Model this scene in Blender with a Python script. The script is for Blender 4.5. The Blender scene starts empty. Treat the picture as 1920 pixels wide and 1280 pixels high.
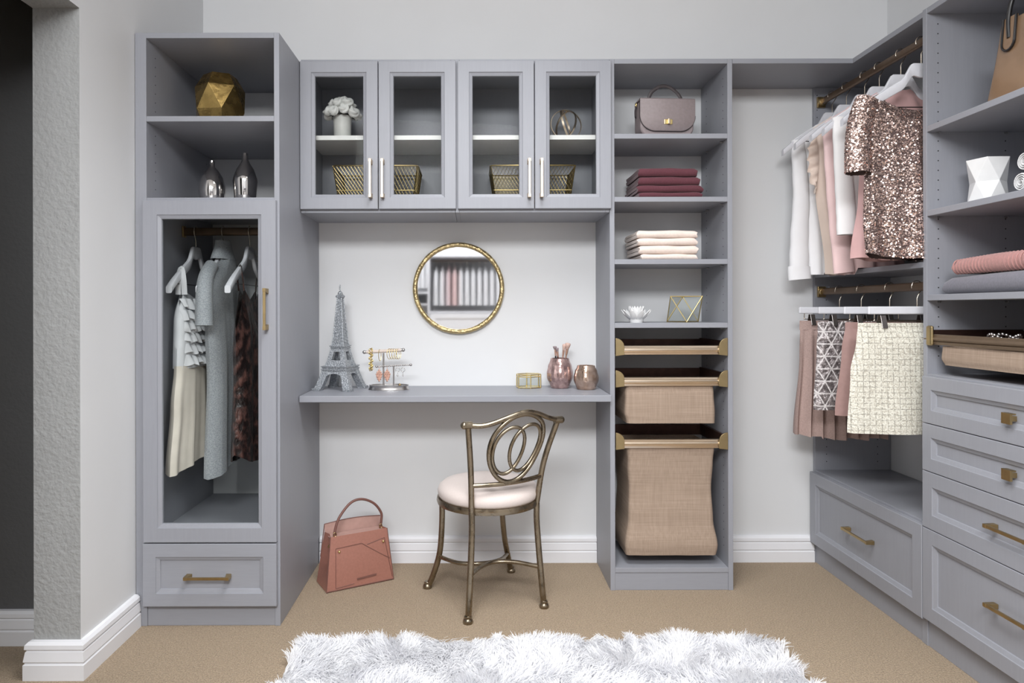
import bpy, bmesh, math, random
import numpy as np
from mathutils import Vector, Matrix
from math import sin, cos, pi, radians, sqrt

scene = bpy.context.scene
COL = scene.collection
RND = random.Random(7)

# ------------------------------------------------------------------ camera, light, exposure
CAM_Z = 1.104
F = 1280.0           # focal length in pixels of a 1920 wide frame (24 mm)
cam_d = bpy.data.cameras.new('camera'); cam = bpy.data.objects.new('camera', cam_d); COL.objects.link(cam)
cam_d.lens = 24; cam_d.sensor_width = 36; cam_d.shift_x = 70/1920; cam_d.shift_y = -59/1920
cam_d.clip_start = 0.02
cam.location = (0, 0, CAM_Z); cam.rotation_euler = (radians(90), 0, 0)
cam.rotation_euler = (Matrix.Rotation(radians(90), 3, 'X') @ Matrix.Rotation(radians(-0.13), 3, 'Z')).to_euler()
scene.camera = cam

w = bpy.data.worlds.new('world'); scene.world = w; w.use_nodes = True
w.node_tree.nodes['Background'].inputs[0].default_value = (0.9, 0.95, 1.0, 1)
w.node_tree.nodes['Background'].inputs[1].default_value = 0.05

def area_light(name, loc, target, sx, sy, power, col, spread=180):
    d = bpy.data.lights.new(name, 'AREA'); d.shape = 'RECTANGLE'; d.size = sx; d.size_y = sy
    d.energy = power; d.color = col; d.spread = radians(spread)
    o = bpy.data.objects.new(name, d); COL.objects.link(o); o.location = loc
    o.rotation_euler = (Vector(target) - Vector(loc)).to_track_quat('-Z', 'Y').to_euler()
    return o
area_light('key_light', (-0.25, -0.75, 2.55), (0.25, 2.2, -0.1), 1.6, 0.5, 74, (0.97, 0.985, 1.0), 140)
area_light('added_floor_fill', (0.30, 1.35, 2.735), (0.42, 1.40, 0), 1.5, 0.8, 48, (0.97, 0.985, 1.0), 122)  # added downward fill that lifts the floor and rug, no fixture behind it
area_light('added_rear_fill', (-0.1, -0.9, 2.70), (-0.1, -2.3, 1.2), 1.4, 0.5, 78, (0.97, 0.985, 1.0))  # added fill, brightens the opposite closet for its mirror reflection

scene.view_settings.view_transform = 'Standard'; scene.view_settings.look = 'None'
scene.view_settings.gamma = 1.0; scene.view_settings.use_curve_mapping = False
scene.view_settings.exposure = -0.36
scene.render.film_transparent = False

# ------------------------------------------------------------------ helpers
def wx(px, Y): return (px - 890.0) * Y / F
def wz(py, Y): return CAM_Z + (581.0 - py) * Y / F
def P(px, py, Y): return Vector((wx(px, Y), Y, wz(py, Y)))

def tag(o, label=None, cat=None, group=None, kind=None):
    if label: o['label'] = label
    if cat: o['category'] = cat
    if group: o['group'] = group
    if kind: o['kind'] = kind
    return o

def thing(name, label, cat, loc=(0, 0, 0), rotz=0.0, group=None):
    o = bpy.data.objects.new(name, None); COL.objects.link(o)
    o.empty_display_size = 0.05
    o.location = loc; o.rotation_euler = (0, 0, rotz)
    return tag(o, label, cat, group)

def copy_tree(o, parent=None):
    c = o.copy(); COL.objects.link(c)
    c.parent = parent
    for ch in list(o.children): copy_tree(ch, c)
    return c

class MB:
    """collects vertices and faces, builds ONE mesh object"""
    def __init__(self, off=(0, 0, 0)):
        self.v = []; self.f = []; self.off = Vector(off); self.fm = []; self.cm = 0
    def add(self, vs, fs):
        n = len(self.v); self.v += [tuple(a) for a in vs]
        for f in fs:
            self.f.append(tuple(i + n for i in f)); self.fm.append(self.cm)
        return n
    def box(self, a, b):
        x0, x1 = sorted((a[0], b[0])); y0, y1 = sorted((a[1], b[1])); z0, z1 = sorted((a[2], b[2]))
        self.add([(x0,y0,z0),(x1,y0,z0),(x1,y1,z0),(x0,y1,z0),(x0,y0,z1),(x1,y0,z1),(x1,y1,z1),(x0,y1,z1)],
                 [(0,3,2,1),(4,5,6,7),(0,1,5,4),(1,2,6,5),(2,3,7,6),(3,0,4,7)])
        return self
    def loft(self, rings, closed=True, cap=True, loop=False):
        """rings: list of equal-length point lists"""
        m = len(rings[0]); vs = [p for r in rings for p in r]; fs = []
        R = len(rings)
        for i in range(R if loop else R - 1):
            a = i * m; b = ((i + 1) % R) * m
            for j in range(m if closed else m - 1):
                k = (j + 1) % m
                fs.append((a + j, a + k, b + k, b + j))
        if cap and not loop and closed:
            fs.append(tuple(range(m - 1, -1, -1))); fs.append(tuple((R - 1) * m + j for j in range(m)))
        self.add(vs, fs); return self
    def tube(self, path, r, seg=8, loop=False, cap=True, ry=None):
        """round tube along a path; r number or list; ry flattens along the second frame axis"""
        path = [Vector(p) for p in path]; n = len(path)
        if not hasattr(r, '__len__'): r = [r] * n
        ups = None; rings = []
        t0 = (path[1] - path[0]).normalized()
        up = Vector((0, 0, 1)) if abs(t0.z) < 0.9 else Vector((1, 0, 0))
        nrm = (up - t0 * up.dot(t0)).normalized()
        for i in range(n):
            if loop: t = (path[(i + 1) % n] - path[i - 1]).normalized()
            elif i == 0: t = t0
            elif i == n - 1: t = (path[-1] - path[-2]).normalized()
            else: t = (path[i + 1] - path[i - 1]).normalized()
            nrm = (nrm - t * nrm.dot(t)); nrm.normalize()
            bn = t.cross(nrm)
            q = r[i]; q2 = q if ry is None else (ry[i] if hasattr(ry, '__len__') else ry)
            rings.append([path[i] + nrm * (q2 * sin(2*pi*j/seg)) + bn * (q * cos(2*pi*j/seg)) for j in range(seg)])
        return self.loft(rings, True, cap, loop)
    def lathe(self, prof, seg=24, c=(0, 0, 0), cap=True, fr=None):
        rings = []
        for i, (r, z) in enumerate(prof):
            rings.append([(c[0] + r * (fr(2*pi*j/seg, i) if fr else 1) * cos(2*pi*j/seg),
                           c[1] + r * (fr(2*pi*j/seg, i) if fr else 1) * sin(2*pi*j/seg), c[2] + z) for j in range(seg)])
        return self.loft(rings, True, cap)
    def prism(self, poly, f0, f1):
        """poly: 2d list, f0/f1 map a 2d point to the two ends"""
        return self.loft([[f0(*p) for p in poly], [f1(*p) for p in poly]])
    def sphere(self, c, r, seg=12, rings=8, sz=1.0):
        pr = [(max(1e-5, r * sin(pi * i / rings)), -r * sz * cos(pi * i / rings)) for i in range(rings + 1)]
        return self.lathe(pr, seg, c)
    def build(self, name, mat, parent=None, smooth=None, bevel=0, kind=None, label=None, sub=0):
        me = bpy.data.meshes.new(name)
        off = self.off
        me.from_pydata([(a[0]-off.x, a[1]-off.y, a[2]-off.z) for a in self.v], [], self.f)
        if isinstance(mat, (list, tuple)):
            for m_ in mat: me.materials.append(m_)
            me.polygons.foreach_set('material_index', self.fm)
        else: me.materials.append(mat)
        bm = bmesh.new(); bm.from_mesh(me); bmesh.ops.recalc_face_normals(bm, faces=bm.faces); bm.to_mesh(me); bm.free()
        if smooth is not None:
            me.polygons.foreach_set('use_smooth', [True] * len(me.polygons))
            me.set_sharp_from_angle(angle=radians(smooth))
        o = bpy.data.objects.new(name, me); COL.objects.link(o)
        if parent is not None: o.parent = parent
        elif off.length > 0: o.location = off
        if bevel:
            b = o.modifiers.new('bevel', 'BEVEL'); b.width = bevel; b.segments = 2; b.limit_method = 'ANGLE'
        if sub:
            s = o.modifiers.new('subdivision', 'SUBSURF'); s.levels = sub; s.render_levels = sub
        tag(o, label, None, None, kind)
        return o

def arc(cx, cy, r, a0, a1, n):
    return [(cx + r*cos(a0 + (a1-a0)*i/n), cy + r*sin(a0 + (a1-a0)*i/n)) for i in range(n+1)]

def rrect(hx, hy, r, n=4):
    r = min(r, hx*0.999, hy*0.999); p = []
    for (sx, sy, a) in ((1,1,0),(-1,1,pi/2),(-1,-1,pi),(1,-1,3*pi/2)):
        p += arc(sx*(hx-r), sy*(hy-r), r, a, a+pi/2, n)
    return p

def smooth_path(pts, n=8):
    """Catmull-Rom through points"""
    pts = [Vector(p) for p in pts]; q = [pts[0]*2-pts[1]] + pts + [pts[-1]*2-pts[-2]]; out = []
    for i in range(1, len(q)-2):
        for k in range(n):
            t = k/n; a, b, c, d = q[i-1], q[i], q[i+1], q[i+2]
            out.append(0.5*((2*b)+(c-a)*t+(2*a-5*b+4*c-d)*t*t+(3*b-a-3*c+d)*t**3))
    out.append(pts[-1]); return out

def lerp(a, b, t): return a + (b - a) * t
def interp(tab, t):
    for (a, va), (b, vb) in zip(tab, tab[1:]):
        if t <= b:
            k = 0 if b == a else max(0, (t-a)/(b-a)); k = k*k*(3-2*k)
            if hasattr(va, '__len__'): return [lerp(x, y, k) for x, y in zip(va, vb)]
            return lerp(va, vb, k)
    return tab[-1][1]

# ------------------------------------------------------------------ materials
def new_mat(name):
    m = bpy.data.materials.new(name); m.use_nodes = True
    nt = m.node_tree; return m, nt, nt.nodes['Principled BSDF']

def N(nt, t, **kw):
    n = nt.nodes.new(t)
    for k, v in kw.items():
        if k in n.inputs.keys(): n.inputs[k].default_value = v
        else: setattr(n, k, v)
    return n

def coords(nt, kind='Object', scale=(1, 1, 1), rot=(0, 0, 0)):
    tc = N(nt, 'ShaderNodeTexCoord'); mp = N(nt, 'ShaderNodeMapping')
    mp.inputs['Scale'].default_value = scale; mp.inputs['Rotation'].default_value = rot
    nt.links.new(tc.outputs[kind], mp.inputs[0]); return mp.outputs[0]

def mat(name, col, rough=0.5, metal=0.0, var=0.06, scale=40, stretch=(1, 1, 1), bump=0.0, bscale=None,
        detail=4, sheen=0.0, spec=0.5, col2=None, ramp=(0.35, 0.65), rvar=0.0, trans=0.0, bdist=0.002):
    m, nt, b = new_mat(name); L = nt.links
    c = coords(nt, 'Object', stretch)
    nz = N(nt, 'ShaderNodeTexNoise', Scale=scale, Detail=detail); L.new(c, nz.inputs['Vector'])
    rp = N(nt, 'ShaderNodeValToRGB'); L.new(nz.outputs['Fac'], rp.inputs[0])
    rp.color_ramp.elements[0].position = ramp[0]; rp.color_ramp.elements[1].position = ramp[1]
    if col2 is None:
        c0 = tuple(max(0, x*(1-var)) for x in col); c1 = tuple(min(1, x*(1+var)) for x in col)
    else: c0, c1 = col, col2
    rp.color_ramp.elements[0].color = (*c0, 1); rp.color_ramp.elements[1].color = (*c1, 1)
    L.new(rp.outputs[0], b.inputs['Base Color'])
    b.inputs['Roughness'].default_value = rough; b.inputs['Metallic'].default_value = metal
    b.inputs['Specular IOR Level'].default_value = spec
    if sheen: b.inputs['Sheen Weight'].default_value = sheen
    if trans: b.inputs['Transmission Weight'].default_value = trans
    if rvar:
        mr = N(nt, 'ShaderNodeMapRange'); L.new(nz.outputs['Fac'], mr.inputs['Value'])
        mr.inputs['To Min'].default_value = max(0, rough-rvar); mr.inputs['To Max'].default_value = min(1, rough+rvar)
        mr.inputs['From Min'].default_value = 0.3; mr.inputs['From Max'].default_value = 0.7
        L.new(mr.outputs[0], b.inputs['Roughness'])
    if bump:
        if bscale:
            nb = N(nt, 'ShaderNodeTexNoise', Scale=bscale, Detail=detail); L.new(c, nb.inputs['Vector'])
        else: nb = nz
        bp = N(nt, 'ShaderNodeBump', Strength=bump, Distance=bdist); L.new(nb.outputs['Fac'], bp.inputs['Height'])
        L.new(bp.outputs[0], b.inputs['Normal'])
    return m

M = {}
GREY = (0.30, 0.307, 0.340)
M['cab'] = mat('grey_laminate', GREY, 0.42, var=0.018, scale=30, stretch=(6, 6, 0.35), bump=0.03, detail=6, spec=0.4)
M['cab_side'] = mat('grey_laminate_horizontal', GREY, 0.42, var=0.018, scale=30, stretch=(0.5, 6, 6), bump=0.03, detail=6, spec=0.4)
M['white_shelf'] = mat('white_melamine', (0.80, 0.80, 0.79), 0.45, var=0.02)
M['wall'] = mat('wall_paint', (0.72, 0.725, 0.735), 0.75, var=0.012, scale=3, bump=0.05, bscale=220, bdist=0.001)
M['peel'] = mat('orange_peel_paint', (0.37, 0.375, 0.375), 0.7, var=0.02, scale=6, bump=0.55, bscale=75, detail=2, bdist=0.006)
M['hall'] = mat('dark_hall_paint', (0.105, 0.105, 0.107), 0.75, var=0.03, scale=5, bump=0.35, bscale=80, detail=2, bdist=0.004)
M['trim'] = mat('trim_paint', (0.80, 0.80, 0.825), 0.4, var=0.01, scale=8)
M['ceiling'] = mat('ceiling_paint', (0.82, 0.82, 0.82), 0.8, var=0.01, scale=5)
M['brass'] = mat('aged_brass', (0.46, 0.34, 0.17), 0.32, 1.0, var=0.08, scale=25, bump=0.03)
M['champagne'] = mat('champagne_metal', (0.74, 0.62, 0.49), 0.28, 1.0, var=0.04, scale=60, stretch=(0.2, 1, 1))
M['palegold'] = mat('pale_gold_handle', (0.62, 0.51, 0.39), 0.45, 1.0, var=0.03)
M['capgold'] = mat('satin_gold_plate', (0.40, 0.31, 0.17), 0.42, 1.0, var=0.05)
M['bronze'] = mat('bronze_rod', (0.13, 0.085, 0.055), 0.4, 0.6, var=0.1, scale=20)
M['antique'] = mat('antique_bronze', (0.28, 0.232, 0.168), 0.30, 1.0, var=0.13, scale=30, bump=0.08, rvar=0.1)
M['goldleaf'] = mat('gold_leaf', (0.52, 0.36, 0.13), 0.27, 1.0, var=0.12, scale=30, bump=0.35, bscale=55, rvar=0.08, bdist=0.004)
M['mirrorframe'] = mat('hammered_gold', (0.52, 0.41, 0.22), 0.33, 1.0, var=0.12, scale=60, bump=0.9, bscale=90, bdist=0.006)
M['basketwire'] = mat('olive_gold_wire', (0.36, 0.275, 0.12), 0.35, 1.0, var=0.06)
M['goldwire'] = mat('gold_wire', (0.78, 0.62, 0.28), 0.28, 1.0, var=0.05)
M['chrome'] = mat('chrome', (0.72, 0.70, 0.68), 0.05, 1.0, var=0.02)
M['steel'] = mat('brushed_steel', (0.50, 0.48, 0.47), 0.28, 1.0, var=0.06)
M['clip'] = mat('nickel_clip', (0.36, 0.34, 0.33), 0.32, 1.0, var=0.05)
M['hanger'] = mat('white_hanger_paint', (0.74, 0.745, 0.79), 0.38, var=0.02)
M['hook'] = mat('hook_metal', (0.62, 0.55, 0.46), 0.22, 1.0, var=0.03)
M['black'] = mat('black_lacquer', (0.012, 0.011, 0.012), 0.35, var=0.2)
M['felt'] = mat('brown_felt_lining', (0.045, 0.022, 0.02), 0.9, var=0.2, scale=200)
M['darkrail'] = mat('bronze_tray_rail', (0.20, 0.145, 0.10), 0.5, 0.6, var=0.05)
M['shaderail'] = mat('shaded_inner_rail', (0.10, 0.055, 0.045), 0.4, 0.8, var=0.1)  # side and back rails: shade inside the frame is put into the metal's colour
M['carpet'] = mat('beige_carpet', (0.27, 0.20, 0.135), 0.95, scale=230, col2=(0.50, 0.385, 0.265), bump=1.0, bscale=190, detail=3, bdist=0.009, spec=0.1, sheen=0.1, ramp=(0.3, 0.7))
def shag():
    m, nt, b = new_mat('white_shag_fibre'); L = nt.links
    c = coords(nt, 'Object'); nz = N(nt, 'ShaderNodeTexNoise', Scale=14, Detail=4); L.new(c, nz.inputs['Vector'])
    rp = N(nt, 'ShaderNodeValToRGB'); L.new(nz.outputs['Fac'], rp.inputs[0])
    rp.color_ramp.elements[0].color = (0.93, 0.93, 0.955, 1); rp.color_ramp.elements[1].color = (0.985, 0.985, 0.99, 1)
    L.new(rp.outputs[0], b.inputs['Base Color']); b.inputs['Roughness'].default_value = 0.6
    tl = N(nt, 'ShaderNodeBsdfTranslucent'); L.new(rp.outputs[0], tl.inputs[0])
    mx = N(nt, 'ShaderNodeMixShader'); mx.inputs[0].default_value = 0.5; L.new(b.outputs[0], mx.inputs[1]); L.new(tl.outputs[0], mx.inputs[2])
    L.new(mx.outputs[0], nt.nodes['Material Output'].inputs['Surface']); return m
M['rug'] = shag()
M['rugback'] = mat('rug_backing', (0.92, 0.92, 0.93), 0.9)
M['white_cer'] = mat('white_ceramic', (0.82, 0.82, 0.82), 0.22, var=0.015)
M['grey_cer'] = mat('pale_grey_vase', (0.62, 0.62, 0.60), 0.5, var=0.03)
def petal():
    m, nt, b = new_mat('white_rose_petal'); L = nt.links
    c = coords(nt, 'Object'); nz = N(nt, 'ShaderNodeTexNoise', Scale=60); L.new(c, nz.inputs['Vector'])
    rp = N(nt, 'ShaderNodeValToRGB'); L.new(nz.outputs['Fac'], rp.inputs[0]); rp.color_ramp.elements[0].color = (0.93, 0.93, 0.91, 1); rp.color_ramp.elements[1].color = (0.97, 0.97, 0.96, 1)
    L.new(rp.outputs[0], b.inputs['Base Color']); b.inputs['Roughness'].default_value = 0.6
    tl = N(nt, 'ShaderNodeBsdfTranslucent'); L.new(rp.outputs[0], tl.inputs[0]); mx = N(nt, 'ShaderNodeMixShader'); mx.inputs[0].default_value = 0.4
    L.new(b.outputs[0], mx.inputs[1]); L.new(tl.outputs[0], mx.inputs[2]); L.new(mx.outputs[0], nt.nodes['Material Output'].inputs['Surface']); return m
M['petal'] = petal()
M['leaf'] = mat('dark_leaf', (0.05, 0.055, 0.045), 0.5, var=0.2)
M['burg'] = mat('burgundy_cloth', (0.105, 0.026, 0.038), 0.85, var=0.10, scale=250, bump=0.2, sheen=0.2)
M['cream'] = mat('cream_cotton', (0.80, 0.68, 0.61), 0.85, var=0.03, scale=120, bump=0.25, sheen=0.2)
M['taupe'] = mat('taupe_suede', (0.265, 0.22, 0.222), 0.55, var=0.05, scale=90, bump=0.12)
M['taupe_dark'] = mat('dark_taupe_edge', (0.055, 0.045, 0.048), 0.5, var=0.1)
M['rosebag'] = mat('dusty_rose_leather', (0.33, 0.145, 0.108), 0.45, var=0.05, scale=120, bump=0.10, bscale=350)
M['rosedark'] = mat('rose_leather_edge', (0.17, 0.075, 0.06), 0.5, var=0.08)
M['roselight'] = mat('rose_lining', (0.45, 0.28, 0.24), 0.8, var=0.05)
M['tanbag'] = mat('tan_patent_leather', (0.235, 0.145, 0.085), 0.18, var=0.12, scale=9, bump=0.06, bscale=14, bdist=0.01)
M['seat'] = mat('ivory_upholstery', (0.70, 0.61, 0.57), 0.8, var=0.02, scale=180, bump=0.10, sheen=0.2)
M['pinkknit'] = mat('dusty_pink_knit', (0.40, 0.20, 0.185), 0.9, var=0.07, scale=150, bump=0.3, sheen=0.3)
M['greyknit'] = mat('slate_cashmere', (0.165, 0.16, 0.19), 0.9, var=0.08, scale=180, bump=0.25, sheen=0.3)
M['whitetowel'] = mat('white_terry', (0.82, 0.82, 0.82), 0.95, var=0.03, scale=250, bump=0.5, sheen=0.2)
M['white_silk'] = mat('white_blouse_cloth', (0.86, 0.86, 0.88), 0.6, var=0.02, scale=12, sheen=0.15)
M['white_chiffon'] = mat('white_crepe', (0.85, 0.84, 0.84), 0.65, var=0.02, scale=12, sheen=0.15)
M['cream_silk'] = mat('champagne_chiffon', (0.80, 0.66, 0.57), 0.6, var=0.03, scale=10, sheen=0.2)
M['pink_silk'] = mat('blush_chiffon', (0.78, 0.57, 0.56), 0.6, var=0.04, scale=10, sheen=0.2)
M['rose_silk'] = mat('dusty_rose_chiffon', (0.60, 0.37, 0.36), 0.6, var=0.05, scale=10, sheen=0.2)
M['palepink'] = mat('pale_pink_shirt_cloth', (0.80, 0.68, 0.70), 0.6, var=0.02, scale=12)
M['sequin_base'] = mat('sequin_backing', (0.10, 0.065, 0.06), 0.8, var=0.15, scale=300)
M['sequin'] = mat('rose_gold_sequin', (0.80, 0.61, 0.545), 0.20, 0.85, var=0.25, scale=150)
M['velvet'] = mat('crushed_brown_velvet', (0.014, 0.007, 0.007), 0.38, col2=(0.19, 0.085, 0.07), scale=42, stretch=(1, 1, 0.7), bump=0.8, detail=8, sheen=0.05, ramp=(0.46, 0.72), bdist=0.012)
M['greyjersey'] = mat('heather_grey_knit', (0.25, 0.27, 0.295), 0.9, scale=260, col2=(0.40, 0.42, 0.445), bump=0.2, sheen=0.2)
M['whitetulle'] = mat('white_ruffle_cloth', (0.72, 0.73, 0.76), 0.7, var=0.04, scale=20)
M['beigeskirt'] = mat('ivory_chiffon_skirt', (0.74, 0.68, 0.60), 0.75, var=0.05, scale=14)
M['taupe_pleat'] = mat('dusty_taupe_pleat', (0.40, 0.285, 0.255), 0.75, var=0.10, scale=220, bump=0.3)
M['mauve'] = mat('mauve_crepe', (0.34, 0.21, 0.19), 0.7, var=0.04, scale=60)
M['blush'] = mat('powder_brush_hair', (0.60, 0.42, 0.36), 0.8, var=0.1, scale=120, stretch=(4, 4, 0.3))
M['brushgrey'] = mat('grey_brush_hair', (0.30, 0.24, 0.25), 0.8, var=0.1, scale=120)
M['rosegold'] = mat('rose_gold_metal', (0.86, 0.60, 0.50), 0.2, 1.0, var=0.05)
M['mercury'] = mat('rose_mercury_glass', (0.36, 0.235, 0.225), 0.2, 0.75, scale=55, col2=(0.66, 0.47, 0.44), bump=0.2, rvar=0.12, detail=8)
M['mercury2'] = mat('gold_mercury_glass', (0.40, 0.27, 0.20), 0.18, 0.8, scale=35, col2=(0.72, 0.55, 0.45), bump=0.15, rvar=0.1, detail=8)
M['glitter'] = mat('silver_glitter_metal', (0.24, 0.26, 0.28), 0.42, 0.55, scale=260, col2=(0.50, 0.52, 0.55), bump=0.6, bscale=240, detail=2, bdist=0.004, ramp=(0.4, 0.6))
M['beads'] = mat('coral_crystal', (0.60, 0.36, 0.28), 0.2, 0.2, var=0.25, scale=120)
M['barcream'] = mat('cream_velvet_bar', (0.62, 0.53, 0.47), 0.8, var=0.05, scale=120)
M['hole'] = mat('pin_hole_dark', (0.02, 0.02, 0.022), 0.8, var=0.05)
M['pin'] = mat('nickel_shelf_pin', (0.5, 0.5, 0.5), 0.3, 1.0, var=0.05)
M['opp'] = mat('opposite_closet_laminate', (0.62, 0.62, 0.65), 0.5, var=0.03)
M['mirror'] = mat('mirror_glass', (0.90, 0.91, 0.92), 0.035, 1.0, var=0.002)

def glass_mat(name, tint, refl=0.05):
    m, nt, b = new_mat(name); L = nt.links
    tr = N(nt, 'ShaderNodeBsdfTransparent'); gl = N(nt, 'ShaderNodeBsdfGlossy', Roughness=0.02)
    c = coords(nt, 'Object'); nz = N(nt, 'ShaderNodeTexNoise', Scale=2.0); L.new(c, nz.inputs['Vector'])
    rp = N(nt, 'ShaderNodeValToRGB'); L.new(nz.outputs['Fac'], rp.inputs[0])
    rp.color_ramp.elements[0].color = (*[x*0.99 for x in tint], 1); rp.color_ramp.elements[1].color = (*tint, 1)
    L.new(rp.outputs[0], tr.inputs[0])
    fr = N(nt, 'ShaderNodeLayerWeight', Blend=0.12)
    ml = N(nt, 'ShaderNodeMath', operation='MULTIPLY'); ml.inputs[1].default_value = refl*8
    L.new(fr.outputs['Fresnel'], ml.inputs[0])
    mx = N(nt, 'ShaderNodeMixShader'); L.new(ml.outputs[0], mx.inputs[0]); L.new(tr.outputs[0], mx.inputs[1]); L.new(gl.outputs[0], mx.inputs[2])
    L.new(mx.outputs[0], nt.nodes['Material Output'].inputs['Surface']); return m
M['glass'] = glass_mat('cabinet_glass', (0.95, 0.955, 0.95), 0.03)
M['glass_door'] = glass_mat('wardrobe_glass', (0.965, 0.975, 0.97), 0.03)
M['clear'] = glass_mat('clear_glass', (0.975, 0.985, 0.98), 0.05)

def linen():
    m, nt, b = new_mat('tan_linen'); L = nt.links
    c1 = coords(nt, 'Object', (3, 3, 170)); c2 = coords(nt, 'Object', (170, 170, 3))
    a = N(nt, 'ShaderNodeTexNoise', Scale=1.6, Detail=3); d = N(nt, 'ShaderNodeTexNoise', Scale=1.6, Detail=3)
    L.new(c1, a.inputs['Vector']); L.new(c2, d.inputs['Vector'])
    ad = N(nt, 'ShaderNodeMath', operation='ADD'); L.new(a.outputs['Fac'], ad.inputs[0]); L.new(d.outputs['Fac'], ad.inputs[1])
    mh = N(nt, 'ShaderNodeMath', operation='MULTIPLY'); mh.inputs[1].default_value = 0.5; L.new(ad.outputs[0], mh.inputs[0])
    rp = N(nt, 'ShaderNodeValToRGB'); L.new(mh.outputs[0], rp.inputs[0])
    rp.color_ramp.elements[0].position = 0.36; rp.color_ramp.elements[0].color = (0.30, 0.222, 0.165, 1)
    rp.color_ramp.elements[1].position = 0.64; rp.color_ramp.elements[1].color = (0.40, 0.302, 0.232, 1)
    L.new(rp.outputs[0], b.inputs['Base Color']); b.inputs['Roughness'].default_value = 0.9
    bp = N(nt, 'ShaderNodeBump', Strength=0.3, Distance=0.002); L.new(mh.outputs[0], bp.inputs['Height']); L.new(bp.outputs[0], b.inputs['Normal'])
    return m
M['linen'] = linen()

def linegrid(nt, vecout, dirs, period, width):
    """fac = 1 on lines perpendicular to the given xz directions"""
    L = nt.links; sp = N(nt, 'ShaderNodeSeparateXYZ'); L.new(vecout, sp.inputs[0]); cur = None
    for (ax, az, ph) in dirs:
        mx_ = N(nt, 'ShaderNodeMath', operation='MULTIPLY'); mx_.inputs[1].default_value = ax/period; L.new(sp.outputs['X'], mx_.inputs[0])
        mz_ = N(nt, 'ShaderNodeMath', operation='MULTIPLY_ADD'); mz_.inputs[1].default_value = az/period
        L.new(sp.outputs['Z'], mz_.inputs[0]); L.new(mx_.outputs[0], mz_.inputs[2])
        pa = N(nt, 'ShaderNodeMath', operation='ADD'); pa.inputs[1].default_value = ph; L.new(mz_.outputs[0], pa.inputs[0])
        fr = N(nt, 'ShaderNodeMath', operation='FRACT'); L.new(pa.outputs[0], fr.inputs[0])
        sb = N(nt, 'ShaderNodeMath', operation='SUBTRACT'); sb.inputs[1].default_value = 0.5; L.new(fr.outputs[0], sb.inputs[0])
        ab = N(nt, 'ShaderNodeMath', operation='ABSOLUTE'); L.new(sb.outputs[0], ab.inputs[0])
        lt = N(nt, 'ShaderNodeMath', operation='LESS_THAN'); lt.inputs[1].default_value = width/period/2; L.new(ab.outputs[0], lt.inputs[0])
        if cur is None: cur = lt.outputs[0]
        else:
            mm = N(nt, 'ShaderNodeMath', operation='MAXIMUM'); L.new(cur, mm.inputs[0]); L.new(lt.outputs[0], mm.inputs[1]); cur = mm.outputs[0]
    return cur

def tweed():
    m, nt, b = new_mat('cream_tweed'); L = nt.links
    c = coords(nt, 'Object'); nz = N(nt, 'ShaderNodeTexNoise', Scale=220, Detail=2); L.new(c, nz.inputs['Vector'])
    ds = N(nt, 'ShaderNodeVectorMath', operation='SCALE'); ds.inputs['Scale'].default_value = 0.006
    sb = N(nt, 'ShaderNodeVectorMath', operation='SUBTRACT'); sb.inputs[1].default_value = (0.5, 0.5, 0.5)
    L.new(nz.outputs['Color'], sb.inputs[0]); L.new(sb.outputs[0], ds.inputs[0])
    av = N(nt, 'ShaderNodeVectorMath', operation='ADD'); L.new(c, av.inputs[0]); L.new(ds.outputs[0], av.inputs[1])
    g = linegrid(nt, av.outputs[0], [(1, 0, 0), (0, 1, 0.2)], 0.0185, 0.0026)
    mul = N(nt, 'ShaderNodeMath', operation='MULTIPLY'); L.new(g, mul.inputs[0])
    n2 = N(nt, 'ShaderNodeTexNoise', Scale=120, Detail=2); L.new(c, n2.inputs['Vector'])
    mr = N(nt, 'ShaderNodeMapRange'); L.new(n2.outputs['Fac'], mr.inputs['Value']); mr.inputs['From Min'].default_value = 0.35; mr.inputs['From Max'].default_value = 0.55
    L.new(mr.outputs[0], mul.inputs[1])
    rp = N(nt, 'ShaderNodeValToRGB'); L.new(nz.outputs['Fac'], rp.inputs[0])
    rp.color_ramp.elements[0].position = 0.35; rp.color_ramp.elements[0].color = (0.52, 0.48, 0.40, 1); rp.color_ramp.elements[1].position = 0.6; rp.color_ramp.elements[1].color = (0.80, 0.78, 0.69, 1)
    mx = N(nt, 'ShaderNodeMixRGB'); L.new(mul.outputs[0], mx.inputs[0]); L.new(rp.outputs[0], mx.inputs[1]); mx.inputs[2].default_value = (0.34, 0.32, 0.27, 1)
    L.new(mx.outputs[0], b.inputs['Base Color']); b.inputs['Roughness'].default_value = 0.9
    bp = N(nt, 'ShaderNodeBump', Strength=0.5, Distance=0.003); L.new(nz.outputs['Fac'], bp.inputs['Height']); L.new(bp.outputs[0], b.inputs['Normal'])
    return m
M['tweed'] = tweed()

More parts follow.
